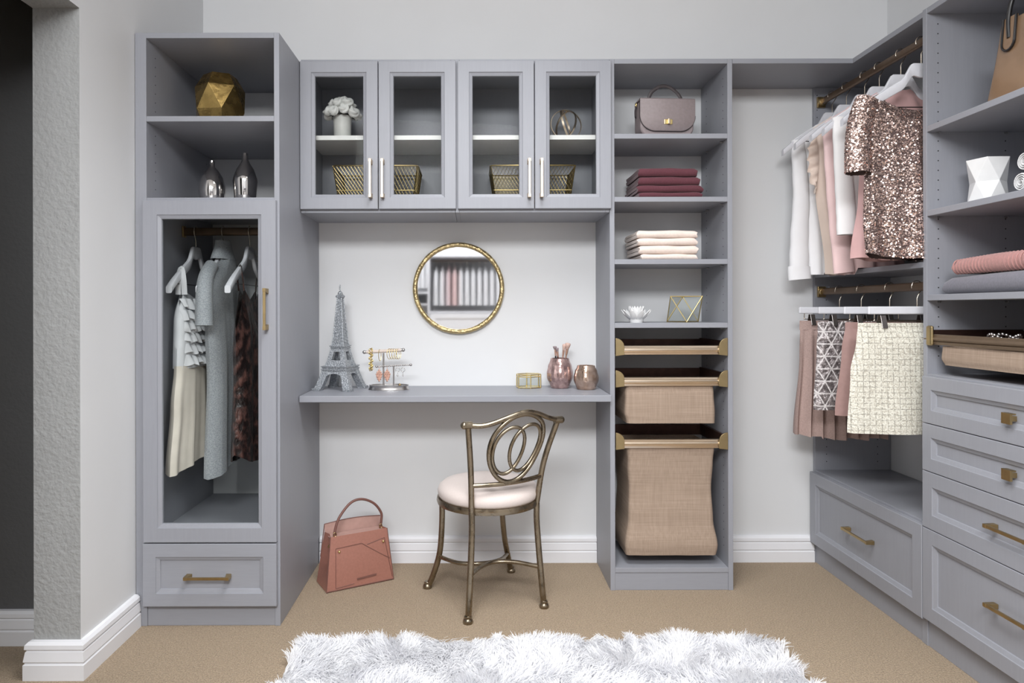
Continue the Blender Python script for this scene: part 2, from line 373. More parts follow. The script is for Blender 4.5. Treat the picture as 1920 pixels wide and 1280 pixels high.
def geo_sequin():
    m, nt, b = new_mat('silver_triangle_sequins'); L = nt.links
    c = coords(nt, 'Object')
    g = linegrid(nt, c, [(0, 1, 0.5), (0.94, 0.5, 0.5), (0.94, -0.5, 0.5)], 0.048, 0.0050)
    nz = N(nt, 'ShaderNodeTexNoise', Scale=55, Detail=5); L.new(c, nz.inputs['Vector'])
    rp = N(nt, 'ShaderNodeValToRGB'); L.new(nz.outputs['Fac'], rp.inputs[0])
    rp.color_ramp.elements[0].position = 0.42; rp.color_ramp.elements[0].color = (0.20, 0.175, 0.175, 1); rp.color_ramp.elements[1].position = 0.70; rp.color_ramp.elements[1].color = (0.55, 0.50, 0.50, 1)
    mx = N(nt, 'ShaderNodeMixRGB'); L.new(g, mx.inputs[0]); L.new(rp.outputs[0], mx.inputs[1]); mx.inputs[2].default_value = (0.70, 0.66, 0.65, 1)
    L.new(mx.outputs[0], b.inputs['Base Color'])
    inv = N(nt, 'ShaderNodeMath', operation='MULTIPLY_ADD'); inv.inputs[1].default_value = -0.6; inv.inputs[2].default_value = 0.6; L.new(g, inv.inputs[0])
    L.new(inv.outputs[0], b.inputs['Metallic']); b.inputs['Roughness'].default_value = 0.32
    bp = N(nt, 'ShaderNodeBump', Strength=1.0, Distance=0.01); L.new(nz.outputs['Fac'], bp.inputs['Height']); L.new(bp.outputs[0], b.inputs['Normal'])
    return m
M['geosequin'] = geo_sequin()

# ------------------------------------------------------------------ the room
YB = 3.0; XL = -1.19; XR = 1.816; CEIL = 2.75; YJ = 2.058; XJ = -1.331; YH = 2.27; ZH = 2.017; YF = -2.5; YN = 1.22
def struct(mb, name, m, **k):
    return tag(mb.build(name, m, None, **k), kind='structure')
struct(MB().box((-3.0, YF-0.1, -0.06), (XR+0.1, YB+0.1, 0)), 'floor', M['carpet'])
struct(MB().box((-3.0, YF-0.1, CEIL), (XR+0.1, YB+0.1, CEIL+0.06)), 'ceiling', M['ceiling'])
struct(MB().box((XJ, YB, 0), (XR+0.1, YB+0.1, CEIL)), 'wall_back', M['wall'])
struct(MB().box((XR, YF, 0), (XR+0.1, YB, CEIL)), 'wall_right', M['wall'])
struct(MB().box((-3.0, YF-0.1, 0), (XR+0.1, YF, CEIL)), 'wall_front', M['wall'])
wl = MB()
def face(mb, pts, mi): mb.cm = mi; mb.add(pts, [tuple(range(len(pts)))])
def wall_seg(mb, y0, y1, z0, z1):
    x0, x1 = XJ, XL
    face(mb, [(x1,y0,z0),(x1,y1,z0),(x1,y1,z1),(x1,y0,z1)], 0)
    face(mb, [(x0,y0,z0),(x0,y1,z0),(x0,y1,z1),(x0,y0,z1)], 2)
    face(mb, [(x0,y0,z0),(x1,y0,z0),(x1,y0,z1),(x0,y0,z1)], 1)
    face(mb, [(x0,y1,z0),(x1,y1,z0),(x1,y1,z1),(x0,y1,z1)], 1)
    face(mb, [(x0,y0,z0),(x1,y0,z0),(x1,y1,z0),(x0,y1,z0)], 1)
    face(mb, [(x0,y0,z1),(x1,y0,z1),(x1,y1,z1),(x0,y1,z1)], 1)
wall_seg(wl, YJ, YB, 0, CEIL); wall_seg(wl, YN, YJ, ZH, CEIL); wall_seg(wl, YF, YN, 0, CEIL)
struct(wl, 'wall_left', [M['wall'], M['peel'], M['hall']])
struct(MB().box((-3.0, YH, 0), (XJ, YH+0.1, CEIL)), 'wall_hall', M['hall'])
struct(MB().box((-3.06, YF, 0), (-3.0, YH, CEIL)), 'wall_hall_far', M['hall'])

BASE = [(0,0),(.021,0),(.021,.046),(.0165,.050),(.0205,.056),(.0165,.083),(.013,.0865),(.0185,.092),(.0175,.104),(.010,.112),(0,.114)]
def baseboard(name, path):
    """mitred profile on the right-hand side of a 2d path"""
    pts = [Vector(p) for p in path]; rings = []
    for i, p in enumerate(pts):
        ns = []
        if i > 0: d = (p-pts[i-1]).normalized(); ns.append(Vector((d.y, -d.x)))
        if i < len(pts)-1: d = (pts[i+1]-p).normalized(); ns.append(Vector((d.y, -d.x)))
        if len(ns) == 1: n = ns[0]
        else: n = (ns[0]+ns[1])/(1+ns[0].dot(ns[1]))
        rings.append([(p.x+n.x*a, p.y+n.y*a, z) for a, z in BASE])
    mb = MB(); mb.loft(rings); return struct(mb, name, M['trim'], smooth=30)
baseboard('baseboard_back', [(-0.68, YB), (0.531, YB)])
baseboard('baseboard_back_right', [(1.016, YB), (1.482, YB)])
baseboard('baseboard_left', [(-3.0, YH), (XJ, YH), (XJ, YJ), (XL, YJ), (XL, 2.388)])

# ------------------------------------------------------------------ cabinet making
T = 0.019
def frontmap(Y):  return lambda u, v, n: (u, Y - n, v)
def sidemap(X):   return lambda u, v, n: (X - n, u, v)       # u is world y
def five_piece(mb, mp, u0, u1, v0, v1, t=0.019, s=0.052, glass=False):
    sg = 1 if u1 > u0 else -1
    prof = [(0, 0), (0, t-.0015), (.0015, t), (s, t), (s+.0012, t-.0035), (s+.013, t-.0075), (s+.0145, t-.0115)]
    if glass: prof.append((s+.0145, 0))
    rings = []
    for ins, n in prof:
        a, b = u0+sg*ins, u1-sg*ins
        rings.append([mp(a, v0+ins, n), mp(b, v0+ins, n), mp(b, v1-ins, n), mp(a, v1-ins, n)])
    if glass: mb.loft(rings, loop=True)
    else: mb.loft(rings)
def bar_handle(mb, mp, cu, cv, L, vertical=False, n0=0.0):
    """angular bar pull with wedge feet"""
    def q(a, b, n): return mp(cu+b, cv+a, n0+n) if vertical else mp(cu+a, cv+b, n0+n)
    h = L/2; w_ = 0.0045
    rings = []
    for a in (-h, h):
        rings.append([q(a, -w_, .024), q(a, w_, .024), q(a, w_, .031), q(a, -w_, .031)])
    mb.loft(rings)
    for s in (-1, 1):
        e = s*h
        mb.loft([[q(e-s*.0, -.007, 0), q(e-s*.0, .007, 0), q(e-s*.018, .007, 0), q(e-s*.018, -.007, 0)],
                 [q(e+s*.001, -.0055, .0315), q(e+s*.001, .0055, .0315), q(e-s*.011, .0055, .0315), q(e-s*.011, -.0055, .0315)]])
def knob_pull(mb, mp, cu, cv):
    """square tab pull with a folded lip"""
    def q(a, b, n): return mp(cu+a, cv+b, n)
    def bx(a0, a1, b0, b1, n0, n1):
        mb.loft([[q(a0,b0,n0),q(a1,b0,n0),q(a1,b1,n0),q(a0,b1,n0)],[q(a0,b0,n1),q(a1,b0,n1),q(a1,b1,n1),q(a0,b1,n1)]])
    bx(-.009, .009, -.007, .007, 0, .020); bx(-.016, .016, -.015, .015, .018, .025); bx(-.016, .016, .011, .015, .008, .020)
def panel(name, a, b, root, m=None, bev=0.0012):
    return MB(root.location).box(a, b).build(name, m or M['cab'], root, bevel=bev)
def pinholes(root, xs, ys, z0, z1, axis='x', step=0.032, nrm=1):
    mb = MB(root.location); z = z0
    while z < z1:
        for y in ys:
            if axis == 'x': c = [(xs + nrm*d, y + .0022*cos(2*pi*k/8), z + .0022*sin(2*pi*k/8)) for d in (0, .0004) for k in range(8)]
            else: c = [(y + .0022*cos(2*pi*k/8), xs + nrm*d, z + .0022*sin(2*pi*k/8)) for d in (0, .0004) for k in range(8)]
            mb.loft([c[:8], c[8:]])
        z += step
    o = mb.build('pin_holes', M['hole'], root, kind='stuff'); return o
def rod_oval(mb, p0, p1, hz=0.016, hy=0.008):
    p0, p1 = Vector(p0), Vector(p1); d = (p1-p0).normalized(); s = d.cross(Vector((0,0,1)))
    sec = rrect(hy, hz, hy, 4)
    mb.loft([[p + s*a + Vector((0,0,b)) for a, b in sec] for p in (p0, p1)])

# --- tall wardrobe on the left
CX0, CX1, CY = -1.188, -0.683, 2.391
wd = thing('wardrobe', 'tall grey wardrobe with glass door, bottom drawer and two open shelves against left wall', 'cabinet', (CX0, CY, 0))
ztop = wz(60, CY)
IX0 = -1.149; IX1 = -0.7015
panel('side_panel', (CX0, CY, 0), (IX0, YB-.002, ztop), wd, M['cab'])
panel('side_panel', (IX1, CY, 0), (CX1, YB-.002, ztop), wd, M['cab'])
panel('top_panel', (IX0, CY, ztop-T), (IX1, YB-.002, ztop), wd, M['cab_side'])
z1 = wz(216, CY); z2 = wz(369, CY)
panel('shelf', (IX0, CY+.001, z1-T), (IX1, YB-.002, z1), wd, M['cab_side'])
panel('shelf', (IX0, CY+.001, z2-T), (IX1, YB-.002, z2), wd, M['cab_side'])
panel('bottom_panel', (IX0, CY+.001, .283), (IX1, YB-.002, .302), wd, M['cab_side'])
panel('toe_kick', (IX0, CY+.004, 0), (IX1, CY+.022, .08), wd, M['cab_side'])
DY = CY - .001; fm = frontmap(DY); kd = (DY-.019)/F
dx0, dx1 = (267-890)*kd, (517-890)*kd
dz0, dz1 = CAM_Z-(1016-581)*kd, CAM_Z+(581-374)*kd
mb = MB(wd.location); five_piece(mb, fm, dx0, dx1, dz0, dz1, s=.050, glass=True)
dr = mb.build('door', M['cab'], wd)
MB(wd.location).box((dx0+.058, DY-.008, dz0+.058), (dx1-.058, DY-.004, dz1-.058)).build('glass_pane', M['glass_door'], dr)
mb = MB(wd.location); bar_handle(mb, fm, (500-890)*kd, CAM_Z-(578.5-581)*kd, .142, True, .019); mb.build('handle', M['brass'], dr, bevel=.0006)
mb = MB(wd.location); five_piece(mb, fm, (266-890)*kd, (517-890)*kd, CAM_Z-(1136-581)*kd, CAM_Z-(1018.5-581)*kd, s=.045)
dw = mb.build('drawer', M['cab_side'], wd)
mb = MB(wd.location); bar_handle(mb, fm, (389-890)*kd, CAM_Z-(1080-581)*kd, .155, False, .009); mb.build('handle', M['brass'], dw, bevel=.0006)
mb = MB(wd.location); RODW = (-1.148, 2.69, 1.415); rod_oval(mb, RODW, (-.7025, 2.69, 1.415)); rw = mb.build('hanging_rod', M['bronze'], wd, smooth=40)
for x in (-1.148, -.709): MB(wd.location).box((x, 2.676, 1.393), (x+.007, 2.704, 1.437)).build('rod_bracket', M['brass'], rw, bevel=.002)
pinholes(wd, IX0, (2.46, 2.93), 1.54, 1.75, step=.032); pinholes(wd, IX0, (2.46, 2.93), 1.82, 2.04, step=.032)

# --- two wall cabinets with glass doors
def wall_cabinet(x0, x1, label, doors):
    t = thing('wall_cabinet', label, 'cabinet', (x0, 2.685, 1.487), group='glass wall cabinets above the desk')
    zb, zt = 1.487, 2.090; fy = 2.686
    panel('side_panel', (x0, fy, zb), (x0+.016, YB-.001, zt), t); panel('side_panel', (x1-.016, fy, zb), (x1, YB-.001, zt), t)
    panel('top_panel', (x0+.016, fy, zt-.018), (x1-.016, YB-.001, zt), t, M['cab_side']); panel('bottom_panel', (x0+.016, fy, zb), (x1-.016, YB-.001, zb+.018), t, M['cab_side'])
    panel('back_panel', (x0+.016, YB-.012, zb+.018), (x1-.016, YB-.002, zt-.018), t)
    zs = wz(253, 2.72)
    panel('shelf', (x0+.016, 2.722, zs-.0185), (x1-.016, YB-.013, zs), t, M['white_shelf'])
    fm = frontmap(fy-.001); k = (fy-.02)/F
    for (p0, p1, hp) in doors:
        u0, u1 = (p0-890)*k, (p1-890)*k; v0, v1 = CAM_Z+(581-391)*k, CAM_Z+(581-113.5)*k
        mb = MB(t.location); five_piece(mb, fm, u0, u1, v0, v1, s=.044, glass=True); d = mb.build('door', M['cab'], t)
        MB(t.location).box((u0+.052, fy-.009, v0+.052), (u1-.052, fy-.005, v1-.052)).build('glass_pane', M['glass'], d)
        mb = MB(t.location); bar_handle(mb, fm, (hp-890)*k, CAM_Z+(581-335.5)*k, .148, True, .019); mb.build('handle', M['palegold'], d, bevel=.0006)
    return t
wall_cabinet(-.682, -.0755, 'grey wall cabinet with two glass doors, nearer the tall wardrobe, white flowers inside', [(563, 709, 696), (710.5, 855.5, 718.5)])
wall_cabinet(-.0745, .531, 'grey wall cabinet with two glass doors, next to open shelves, gold ring orb inside', [(859, 1002.2, 992.5), (1003.8, 1147, 1015.5)])

# --- floating desk
dk = thing('vanity_desk', 'grey floating vanity desktop spanning between wardrobe and open shelf tower', 'desk', (-.68, 2.646, .747))
panel('desktop', (-.681, 2.646, .747), (.5305, YB-.001, .772), dk, M['cab_side'], .002)
panel('cleat', (-.681, YB-.02, .700), (.5305, YB-.001, .747), dk, M['cab_side'])

# --- open shelf tower
BX0, BX1, BY = .532, 1.015, 2.685
bk = thing('open_shelf_tower', 'tall grey open shelving tower holding handbag, folded linens and pull-out baskets', 'shelving', (BX0, BY, 0))
kb = BY/F
panel('side_panel', (BX0, BY, 0), (BX0+T, YB-.001, 2.090), bk); panel('side_panel', (BX1-T, BY, 0), (BX1, YB-.001, 2.090), bk)
ib0, ib1 = BX0+T, BX1-T
panel('top_panel', (ib0, BY, 2.071), (ib1, YB-.001, 2.090), bk, M['cab_side'])
SH = {}
for nm, py in (('A', 251), ('B', 369.5), ('C', 486.5), ('D', 606)):
    z = CAM_Z+(581-py)*kb; SH[nm] = z
    panel('shelf', (ib0, BY+.001, z-.0195), (ib1, YB-.001, z), bk, M['cab_side'])
panel('bottom_panel', (ib0, BY, .070), (ib1, YB-.001, .089), bk, M['cab_side'])
panel('toe_kick', (ib0, BY+.003, 0), (ib1, BY+.02, .070), bk, M['cab_side'])
pinholes(bk, ib1, (2.735, 2.93), .16, 1.0, nrm=-1); pinholes(bk, ib1, (2.735, 2.93), 1.1, 2.05, nrm=-1)
for z in SH.values():
    for y in (2.735, 2.90): MB(bk.location).tube([(ib1, y, z-.0235), (ib1-.012, y, z-.0235)], .0035, 8).build('shelf_pin', M['pin'], bk, smooth=40)

# --- corner top shelf
cs = thing('corner_shelf', 'grey L-shaped top shelf turning the corner above the hanging clothes', 'shelf', (1.017, BY, 2.071))
mb = MB(cs.location); poly = [(1.0165, YB-.001), (1.0165, BY), (1.489, BY), (1.489, 2.2585), (XR-.002, 2.2585), (XR-.002, YB-.001)]
mb.prism(poly, lambda x, y: (x, y, 2.071), lambda x, y: (x, y, 2.090)); mb.build('shelf_board', M['cab_side'], cs, bevel=.001)

# --- hanging unit on the right wall
UX, UY0, UY1 = 1.4836, 2.258, 2.997
hu = thing('hanging_unit', 'grey double hanging closet section with low drawer in the far right corner', 'cabinet', (UX, UY0, 0))
panel('side_panel', (UX, UY1-T, .0), (XR-.002, UY1, 2.070), hu)
panel('side_panel', (UX, UY0+.0005, .0), (XR-.002, UY0+.010, .402), hu)
panel('shelf', (UX, UY0+.001, 1.241), (XR-.002, UY1-T, 1.260), hu, M['cab_side'])
panel('deck', (UX, UY0+.011, .385), (XR-.002, UY1-T, .404), hu, M['cab_side'])
panel('toe_kick', (UX+.003, UY0+.011, 0), (UX+.02, UY1-T, .092), hu)
sm = sidemap(UX-.001)
mb = MB(hu.location); five_piece(mb, sm, 2.985, 2.2385, .089, .396, s=.048); d = mb.build('drawer', M['cab'], hu)
mb = MB(hu.location); bar_handle(mb, sm, 2.607, wz(1005, 2.607), .175, False, .009); mb.build('handle', M['brass'], d, bevel=.0006)
RX = 1.51
RZ1, RZ2 = 2.0035, 1.180
for z in (RZ1, RZ2):
    mb = MB(hu.location); rod_oval(mb, (RX, UY0+.0015, z), (RX, UY1-T-.0005, z), .015, .0075); r_ = mb.build('hanging_rod', M['bronze'], hu, smooth=40)
    mb = MB(hu.location); mb.box((RX-.017, UY1-T-.012, z-.023), (RX+.017, UY1-T-.0005, z+.023)); mb.tube([(RX, UY1-T-.03, z), (RX, UY1-T-.011, z)], .0175, 16); mb.build('rod_socket', M['brass'], r_, smooth=40, bevel=.001)
pinholes(hu, UY1-T, (UX+.05, XR-.06), .44, 1.2, axis='y', nrm=-1)
pinholes(hu, UY1-T, (UX+.012,), 1.3, 2.05, axis='y', nrm=-1)

# --- drawer tower
tw = thing('drawer_tower', 'tall grey tower at right frame edge with four drawers under open shelves', 'cabinet', (UX, 1.497, 0))
TY0, TY1 = 1.497, 2.257
panel('side_panel', (UX-.001, TY1-T, 0), (XR-.002, TY1, 2.090), tw); panel('side_panel', (UX-.001, TY0, 0), (XR-.002, TY0+T, 2.090), tw)
ty0, ty1 = TY0+T, TY1-T
panel('top_panel', (UX, ty0, 2.071), (XR-.002, ty1, 2.090), tw, M['cab_side'])
TS = [1.703, 1.427, 1.151]
for z in TS: panel('shelf', (UX, ty0, z-.0195), (XR-.002, ty1, z), tw, M['cab_side'])
panel('deck', (UX, ty0, .873), (XR-.002, ty1, .892), tw, M['cab_side'])
panel('back_panel', (XR-.010, ty0, .892), (XR-.003, ty1, 2.071), tw)
panel('toe_kick', (UX+.003, ty0, 0), (UX+.02, ty1, .092), tw)
cy = 1.866
for (v0, v1, kind) in ((.735, .886, 'k'), (.5805, .7325, 'k'), (.3955, .578, 'h'), (.096, .393, 'h')):
    mb = MB(tw.location); five_piece(mb, sm, 2.2345, 1.4985, v0, v1, s=.042 if kind == 'k' else .046); d = mb.build('drawer', M['cab'], tw)
    mb = MB(tw.location)
    if kind == 'k':
        def km(u, v, n): return sm(u, v, n+.0078)
        knob_pull(mb, km, cy, (v0+v1)/2-.006); mb.build('knob', M['brass'], d, bevel=.0006)
    else:
        bar_handle(mb, sm, cy, (v0+v1)/2 + (.002 if v0 > .3 else .02), .15, False, .009); mb.build('handle', M['brass'], d, bevel=.0006)
pinholes(tw, ty1, (UX+.037, XR-.075), .95, 2.05, axis='y', nrm=-1)
for z in TS:
    for x in (UX+.037, XR-.075): MB(tw.location).tube([(x, ty1, z-.0235), (x, ty1-.010, z-.0235)], .0035, 8).build('shelf_pin', M['pin'], tw, smooth=40)

# ------------------------------------------------------------------ pull-out baskets
def pull_frame(t, x0, x1, y0, y1, zr0, zr1, zc1, mp=None, capw=.034, caps=(True, True), rail='champagne'):
    """rail zr0..zr1, cap top zc1; local axes: x along the rail, y depth from the front"""
    mp = mp or (lambda x, y, z: (x, y, z)); off = t.location
    # ribbed front rail
    h = zr1-zr0
    prof = [(0, 0), (-.004, .02), (-.006, .25), (-.003, .33), (-.008, .42), (-.010, .55), (-.008, .68), (-.005, .74), (-.005, .95), (-.002, 1.0), (.008, 1.0), (.008, 0)]
    mb = MB(off); mb.loft([[mp(x, y0+.006+a, zr0+b*h) for a, b in prof] for x in (x0+capw*.5, x1-capw*.5)]); mb.build('front_rail', M[rail], t, smooth=25)
    for s, on in ((0, caps[0]), (1, caps[1])):
        xo = x0 if s == 0 else x1; sg = 1 if s == 0 else -1
        H = zc1-(zr0-.004); r = H*.48
        poly = [(0, 0), (capw, .004)] + [(capw*sin(a), H-r+r*cos(a)) for a in [pi/2*(1-i/8) for i in range(9)]]
        if on:
            mb = MB(off); mb.prism(poly, lambda a, b: mp(xo+sg*a, y0-.010, zr0-.004+b), lambda a, b: mp(xo+sg*a, y0-.002, zr0-.004+b)); mb.build('end_cap', M['capgold'], t, smooth=30, bevel=.0008)
        mb = MB(off); c0 = mp(xo, y0-.002, zr0+.002); c1 = mp(xo+sg*.012, y1, zc1-.012); mb.box(c0, c1); mb.build('side_rail', M['shaderail'], t, bevel=.001)
    mb = MB(off); mb.box(mp(x0+.012, y1-.010, zr0+.002), mp(x1-.012, y1, zc1-.016)); mb.build('back_rail', M['shaderail'], t, bevel=.001)

def bin_fabric(t, secs, mp=None, name='fabric_bin', m=None, seed=1):
    """secs: (z, x0, x1, y0, y1) from the bottom to the top; open top"""
    mp = mp or (lambda x, y, z: (x, y, z)); rr = random.Random(seed); rings = []; n = 6
    zs = [s[0] for s in secs]; K = 22
    for i in range(K+1):
        z = lerp(zs[0], zs[-1], i/K); s = interp([(q[0], q[1:]) for q in secs], z)
        cx, cy_ = (s[0]+s[1])/2, (s[2]+s[3])/2; hx, hy = (s[1]-s[0])/2, (s[3]-s[2])/2
        base = rrect(hx, hy, .016, n); ring = []
        # resample the long sides so that the cloth can sag
        full = []
        for j, p in enumerate(base):
            q = base[(j+1) % len(base)]; d = math.hypot(q[0]-p[0], q[1]-p[1]); full.append(p)
            if d > .05:
                for e in range(1, 12): full.append((lerp(p[0], q[0], e/12), lerp(p[1], q[1], e/12)))
        for (a, b) in full:
            wv = .0022*sin(a*38+z*21+seed)+.0018*sin(a*71-z*33+2*seed)+.0015*sin(z*55+b*40)
            ring.append(mp(cx+a*(1+wv*1.2), cy_+b*(1+wv*3)+wv*.8, z))
        rings.append(ring)
    mb = MB(t.location); m_ = len(rings[0]); mb.loft(rings, True, False)
    mb.add(rings[0], [tuple(range(m_))])
    return mb.build(name, m or M['linen'], t, smooth=60)

kf = 2.68/F
def zz(py): return CAM_Z+(581-py)*kf
fx0, fx1 = ib0+.0025, ib1-.0025
t = thing('pullout_tray', 'topmost champagne-railed pull-out jewellery tray, without fabric bin, in the open tower', 'tray', (ib0, 2.68, zz(666)), group='pull-out baskets in the tower')
pull_frame(t, fx0, fx1, 2.690, 2.985, zz(666), zz(648.5), zz(634.5))
MB(t.location).box((fx0+.012, 2.700, zz(666)+.003), (fx1-.012, 2.975, zz(666)+.009)).build('tray_lining', M['felt'], t)
t = thing('pullout_basket', 'shallow tan linen pull-out basket in the middle of the open tower', 'basket', (ib0, 2.68, zz(797)), group='pull-out baskets in the tower')
pull_frame(t, fx0, fx1, 2.690, 2.985, zz(725), zz(708), zz(695))
bin_fabric(t, [(zz(796), wx(1176, 2.70), wx(1342, 2.70), 2.702, 2.965), (zz(775), wx(1171.5, 2.70), wx(1342, 2.70), 2.699, 2.968), (zz(740), wx(1172, 2.70), wx(1340, 2.70), 2.700, 2.970), (zz(724), wx(1174, 2.70), wx(1339, 2.70), 2.704, 2.972)], seed=2)
t = thing('pullout_hamper', 'deep tan linen pull-out laundry hamper at the bottom of the open tower', 'hamper', (ib0, 2.68, zz(1046)), group='pull-out baskets in the tower')
pull_frame(t, fx0, fx1, 2.690, 2.985, zz(842), zz(825), zz(812))
bin_fabric(t, [(zz(1046), wx(1172, 2.72), wx(1341, 2.72), 2.705, 2.965), (zz(1030), wx(1170, 2.72), wx(1344, 2.72), 2.700, 2.968), (zz(980), wx(1177, 2.72), wx(1337, 2.72), 2.712, 2.965), (zz(920), wx(1179, 2.72), wx(1334, 2.72), 2.716, 2.965), (zz(870), wx(1176, 2.72), wx(1336, 2.72), 2.708, 2.968), (zz(841), wx(1173, 2.72), wx(1338, 2.72), 2.702, 2.972)], seed=5)
# in the drawer tower (rail runs along y)
t = thing('pullout_basket', 'bronze-railed pull-out tray with beige fabric bin above the tower drawers', 'basket', (UX, 2.2, .92), group='pull-out baskets in the tower')
rm = lambda x, y, z: (y, x, z)
pull_frame(t, ty1-.0025, ty0+.0025, UX+.002, XR-.02, .988, 1.022, 1.048, mp=rm, caps=(False, False), rail='darkrail')
mb = MB(t.location); mb.box((UX-.008, ty1-.030, .985), (UX+.004, ty1-.0025, 1.050)); mb.build('end_cap', M['capgold'], t, bevel=.006)
mb = MB(t.location); mb.box((UX-.008, ty0+.0025, .985), (UX+.004, ty0+.030, 1.050)); mb.build('end_cap', M['capgold'], t, bevel=.006)
bin_fabric(t, [(.925, ty0+.05, ty1-.055, UX+.012, XR-.04), (.945, ty0+.042, ty1-.045, UX+.008, XR-.038), (.985, ty0+.045, ty1-.048, UX+.010, XR-.036)], mp=rm, seed=9)
t = thing('beaded_necklace', 'silver beaded strand lying in the pull-out tray above the tower drawers', 'necklace', (1.56, 1.93, 1.0))
mb = MB(t.location)
for i in range(26):
    a = i/26*2*pi; mb.sphere((1.52+.018*cos(a), 1.96+.055*sin(a), 1.024+.006*sin(3*a)), .0048, 8, 6)
mb.build('beads', M['steel'], t, smooth=60)
MB(t.location).box((1.50, 1.89, 1.010), (1.545, 2.03, 1.018)).build('pad', M['felt'], t, bevel=.002)

# ------------------------------------------------------------------ mirror
mc = Vector((wx(859.8, YB-.02), 0, wz(540, YB-.02))); 
t = thing('round_mirror', 'round wall mirror in hammered gold frame above the vanity desk', 'mirror', (mc.x, YB-.02, mc.z))
mb = MB(t.location); rr_ = random.Random(3)
path = [(mc.x+(.190)*cos(a), YB-.014, mc.z+.190*sin(a)) for a in [2*pi*i/96 for i in range(96)]]
mb.tube(path, [.0105+rr_.uniform(-.0006, .0006) for _ in path], 10, loop=True); mb.build('frame', M['mirrorframe'], t, smooth=60)
mb = MB(t.location); mb.loft([[(mc.x+.186*cos(2*pi*i/72), y, mc.z+.186*sin(2*pi*i/72)) for i in range(72)] for y in (YB-.012, YB-.003)]); mb.build('mirror_glass', M['mirror'], t)

# ------------------------------------------------------------------ hangers
ARM = [(0, 0), (.13, 0), (.17, -.006), (.22, -.026), (.27, -.045), (.33, -.058), (.5, -.080), (.7, -.108), (.85, -.132), (1, -.160)]
def arm_z(a):
    for (p, q), (r, w_) in zip(ARM, ARM[1:]):
        if a <= r: return lerp(q, w_, (a-p)/(r-p))
    return ARM[-1][1]
def hanger_shape(mb, hw=.215, drop=.148):
    """white suit hanger, local: x width, z=0 at the neck top"""
    n = 30; rings = []
    for i in range(2*n+1):
        x = (i-n)/n*hw; a = abs(x)/hw
        zt = arm_z(a)
        th = interp([(0, .050), (.13, .044), (.4, .036), (1, .026)], a)
        ty = interp([(0, .006), (.5, .0075), (1, .011)], a); r = .0045
        yb = .018*(a**2)      # arms curve slightly forward
        sec = rrect(ty, th/2, r, 2)
        rings.append([(x, p-yb*.6, zt-th/2+q) for p, q in sec])
    mb.loft(rings)
def hook_shape(mb, h, r=.0185, w_=.0017):
    pts = [(r*cos(a)*1.0, 0, h+(r+.002)*sin(a)) for a in [radians(195-i*13) for i in range(19)]]
    x, _, z = pts[-1]
    pts += [(x*.3, 0, h-r-.010), (0, 0, h-r-.020), (0, 0, -.012)]
    mb.tube(pts, w_, 6)
def make_hanger(label, loc, rotz, group, h):
    t = thing('clothes_hanger', label, 'hanger', loc, rotz, group)
    mb = MB(); hanger_shape(mb); mb.build('hanger_body', M['hanger'], t, smooth=40)
    mb = MB(); hook_shape(mb, h); mb.build('hook', M['hook'], t, smooth=60)
    mb = MB(); mb.tube([(-.175, -.006, -.150), (.175, -.006, -.150)], .0018, 6); mb.tube([(-.17, -.006, -.13), (-.175, -.006, -.150)], .0015, 6); mb.tube([(.17, -.006, -.13), (.175, -.006, -.150)], .0015, 6)
    mb.build('trouser_bar', M['black'], t, smooth=60)
    return t
def make_clip_hanger(label, loc, group, h, cx):
    t = thing('clip_hanger', label, 'hanger', loc, 0, group)
    mb = MB(); mb.box((-.168, -.006, -.027), (.168, .006, 0)); mb.build('hanger_bar', M['hanger'], t, bevel=.004)
    mb = MB(); hook_shape(mb, h); mb.build('hook', M['hook'], t, smooth=60)
    mb = MB(); mb.tube(smooth_path([(-.145, 0, -.027), (-.145, 0, -.045), (-.135, 0, -.050), (0, 0, -.050), (.135, 0, -.050), (.145, 0, -.045), (.145, 0, -.027)], 4), .0018, 6); mb.build('clip_wire', M['hook'], t, smooth=60)
    for s in (-1, 1):
        mb = MB(); x = s*cx
        for q in (-1, 1): mb.loft([[(x-.0095, q*.006, -.030), (x+.0095, q*.006, -.030), (x+.0095, q*.0085, -.030), (x-.0095, q*.0085, -.030)], [(x-.0095, q*.019, -.074), (x+.0095, q*.019, -.074), (x+.0095, q*.0215, -.074), (x-.0095, q*.0215, -.074)]])
        mb.build('clip', M['clip'], t, bevel=.001)
    return t

# ------------------------------------------------------------------ garments
def garment(mb, widths, ztop, hem, depth, folds=(), nu=30, nv=34, zback=None, jit=0.0, seed=1):
    """closed cloth tube. widths [(v,(xl,xr))], ztop(x), hem(x), depth [(v,d)], folds [(amp,freq,phase,power)]"""
    rr = random.Random(seed); rings = []
    cols = [(-1 + 2*i/nu, -1) for i in range(nu+1)] + [(1 - 2*i/nu, 1) for i in range(1, nu)]
    x0, x1 = widths[0][1]
    for k in range(nv+1):
        v = k/nv; xl, xr = interp(widths, v); d = interp(depth, v); ring = []
        for (u, s) in cols:
            x = lerp(xl, xr, (u+1)/2); xt = lerp(x0, x1, (u+1)/2)
            zt = ztop(xt) if (s < 0 or zback is None) else zback(xt)
            z = lerp(zt, hem(x), v)
            y = s*d*sqrt(max(0, 1-u*u))**.8
            for (a, f, p, pw) in folds:
                y += a*(v**pw)*sin(f*u*pi+p+(.6 if s > 0 else 0))*(1-.3*abs(u))
            ring.append((x, y + rr.uniform(-jit, jit), z))
        rings.append(ring)
    mb.loft(rings, True, False)
    return rings
def sleeve(mb, path, r0, r1, flat=.5, n=7, seg=18, wr=.0):
    pts = smooth_path(path, n); k = len(pts)
    rr = [lerp(r0, r1, i/(k-1))*(1+wr*sin(i*1.3)) for i in range(k)]
    mb.tube(pts, [q*flat for q in rr], seg, cap=False, ry=rr)

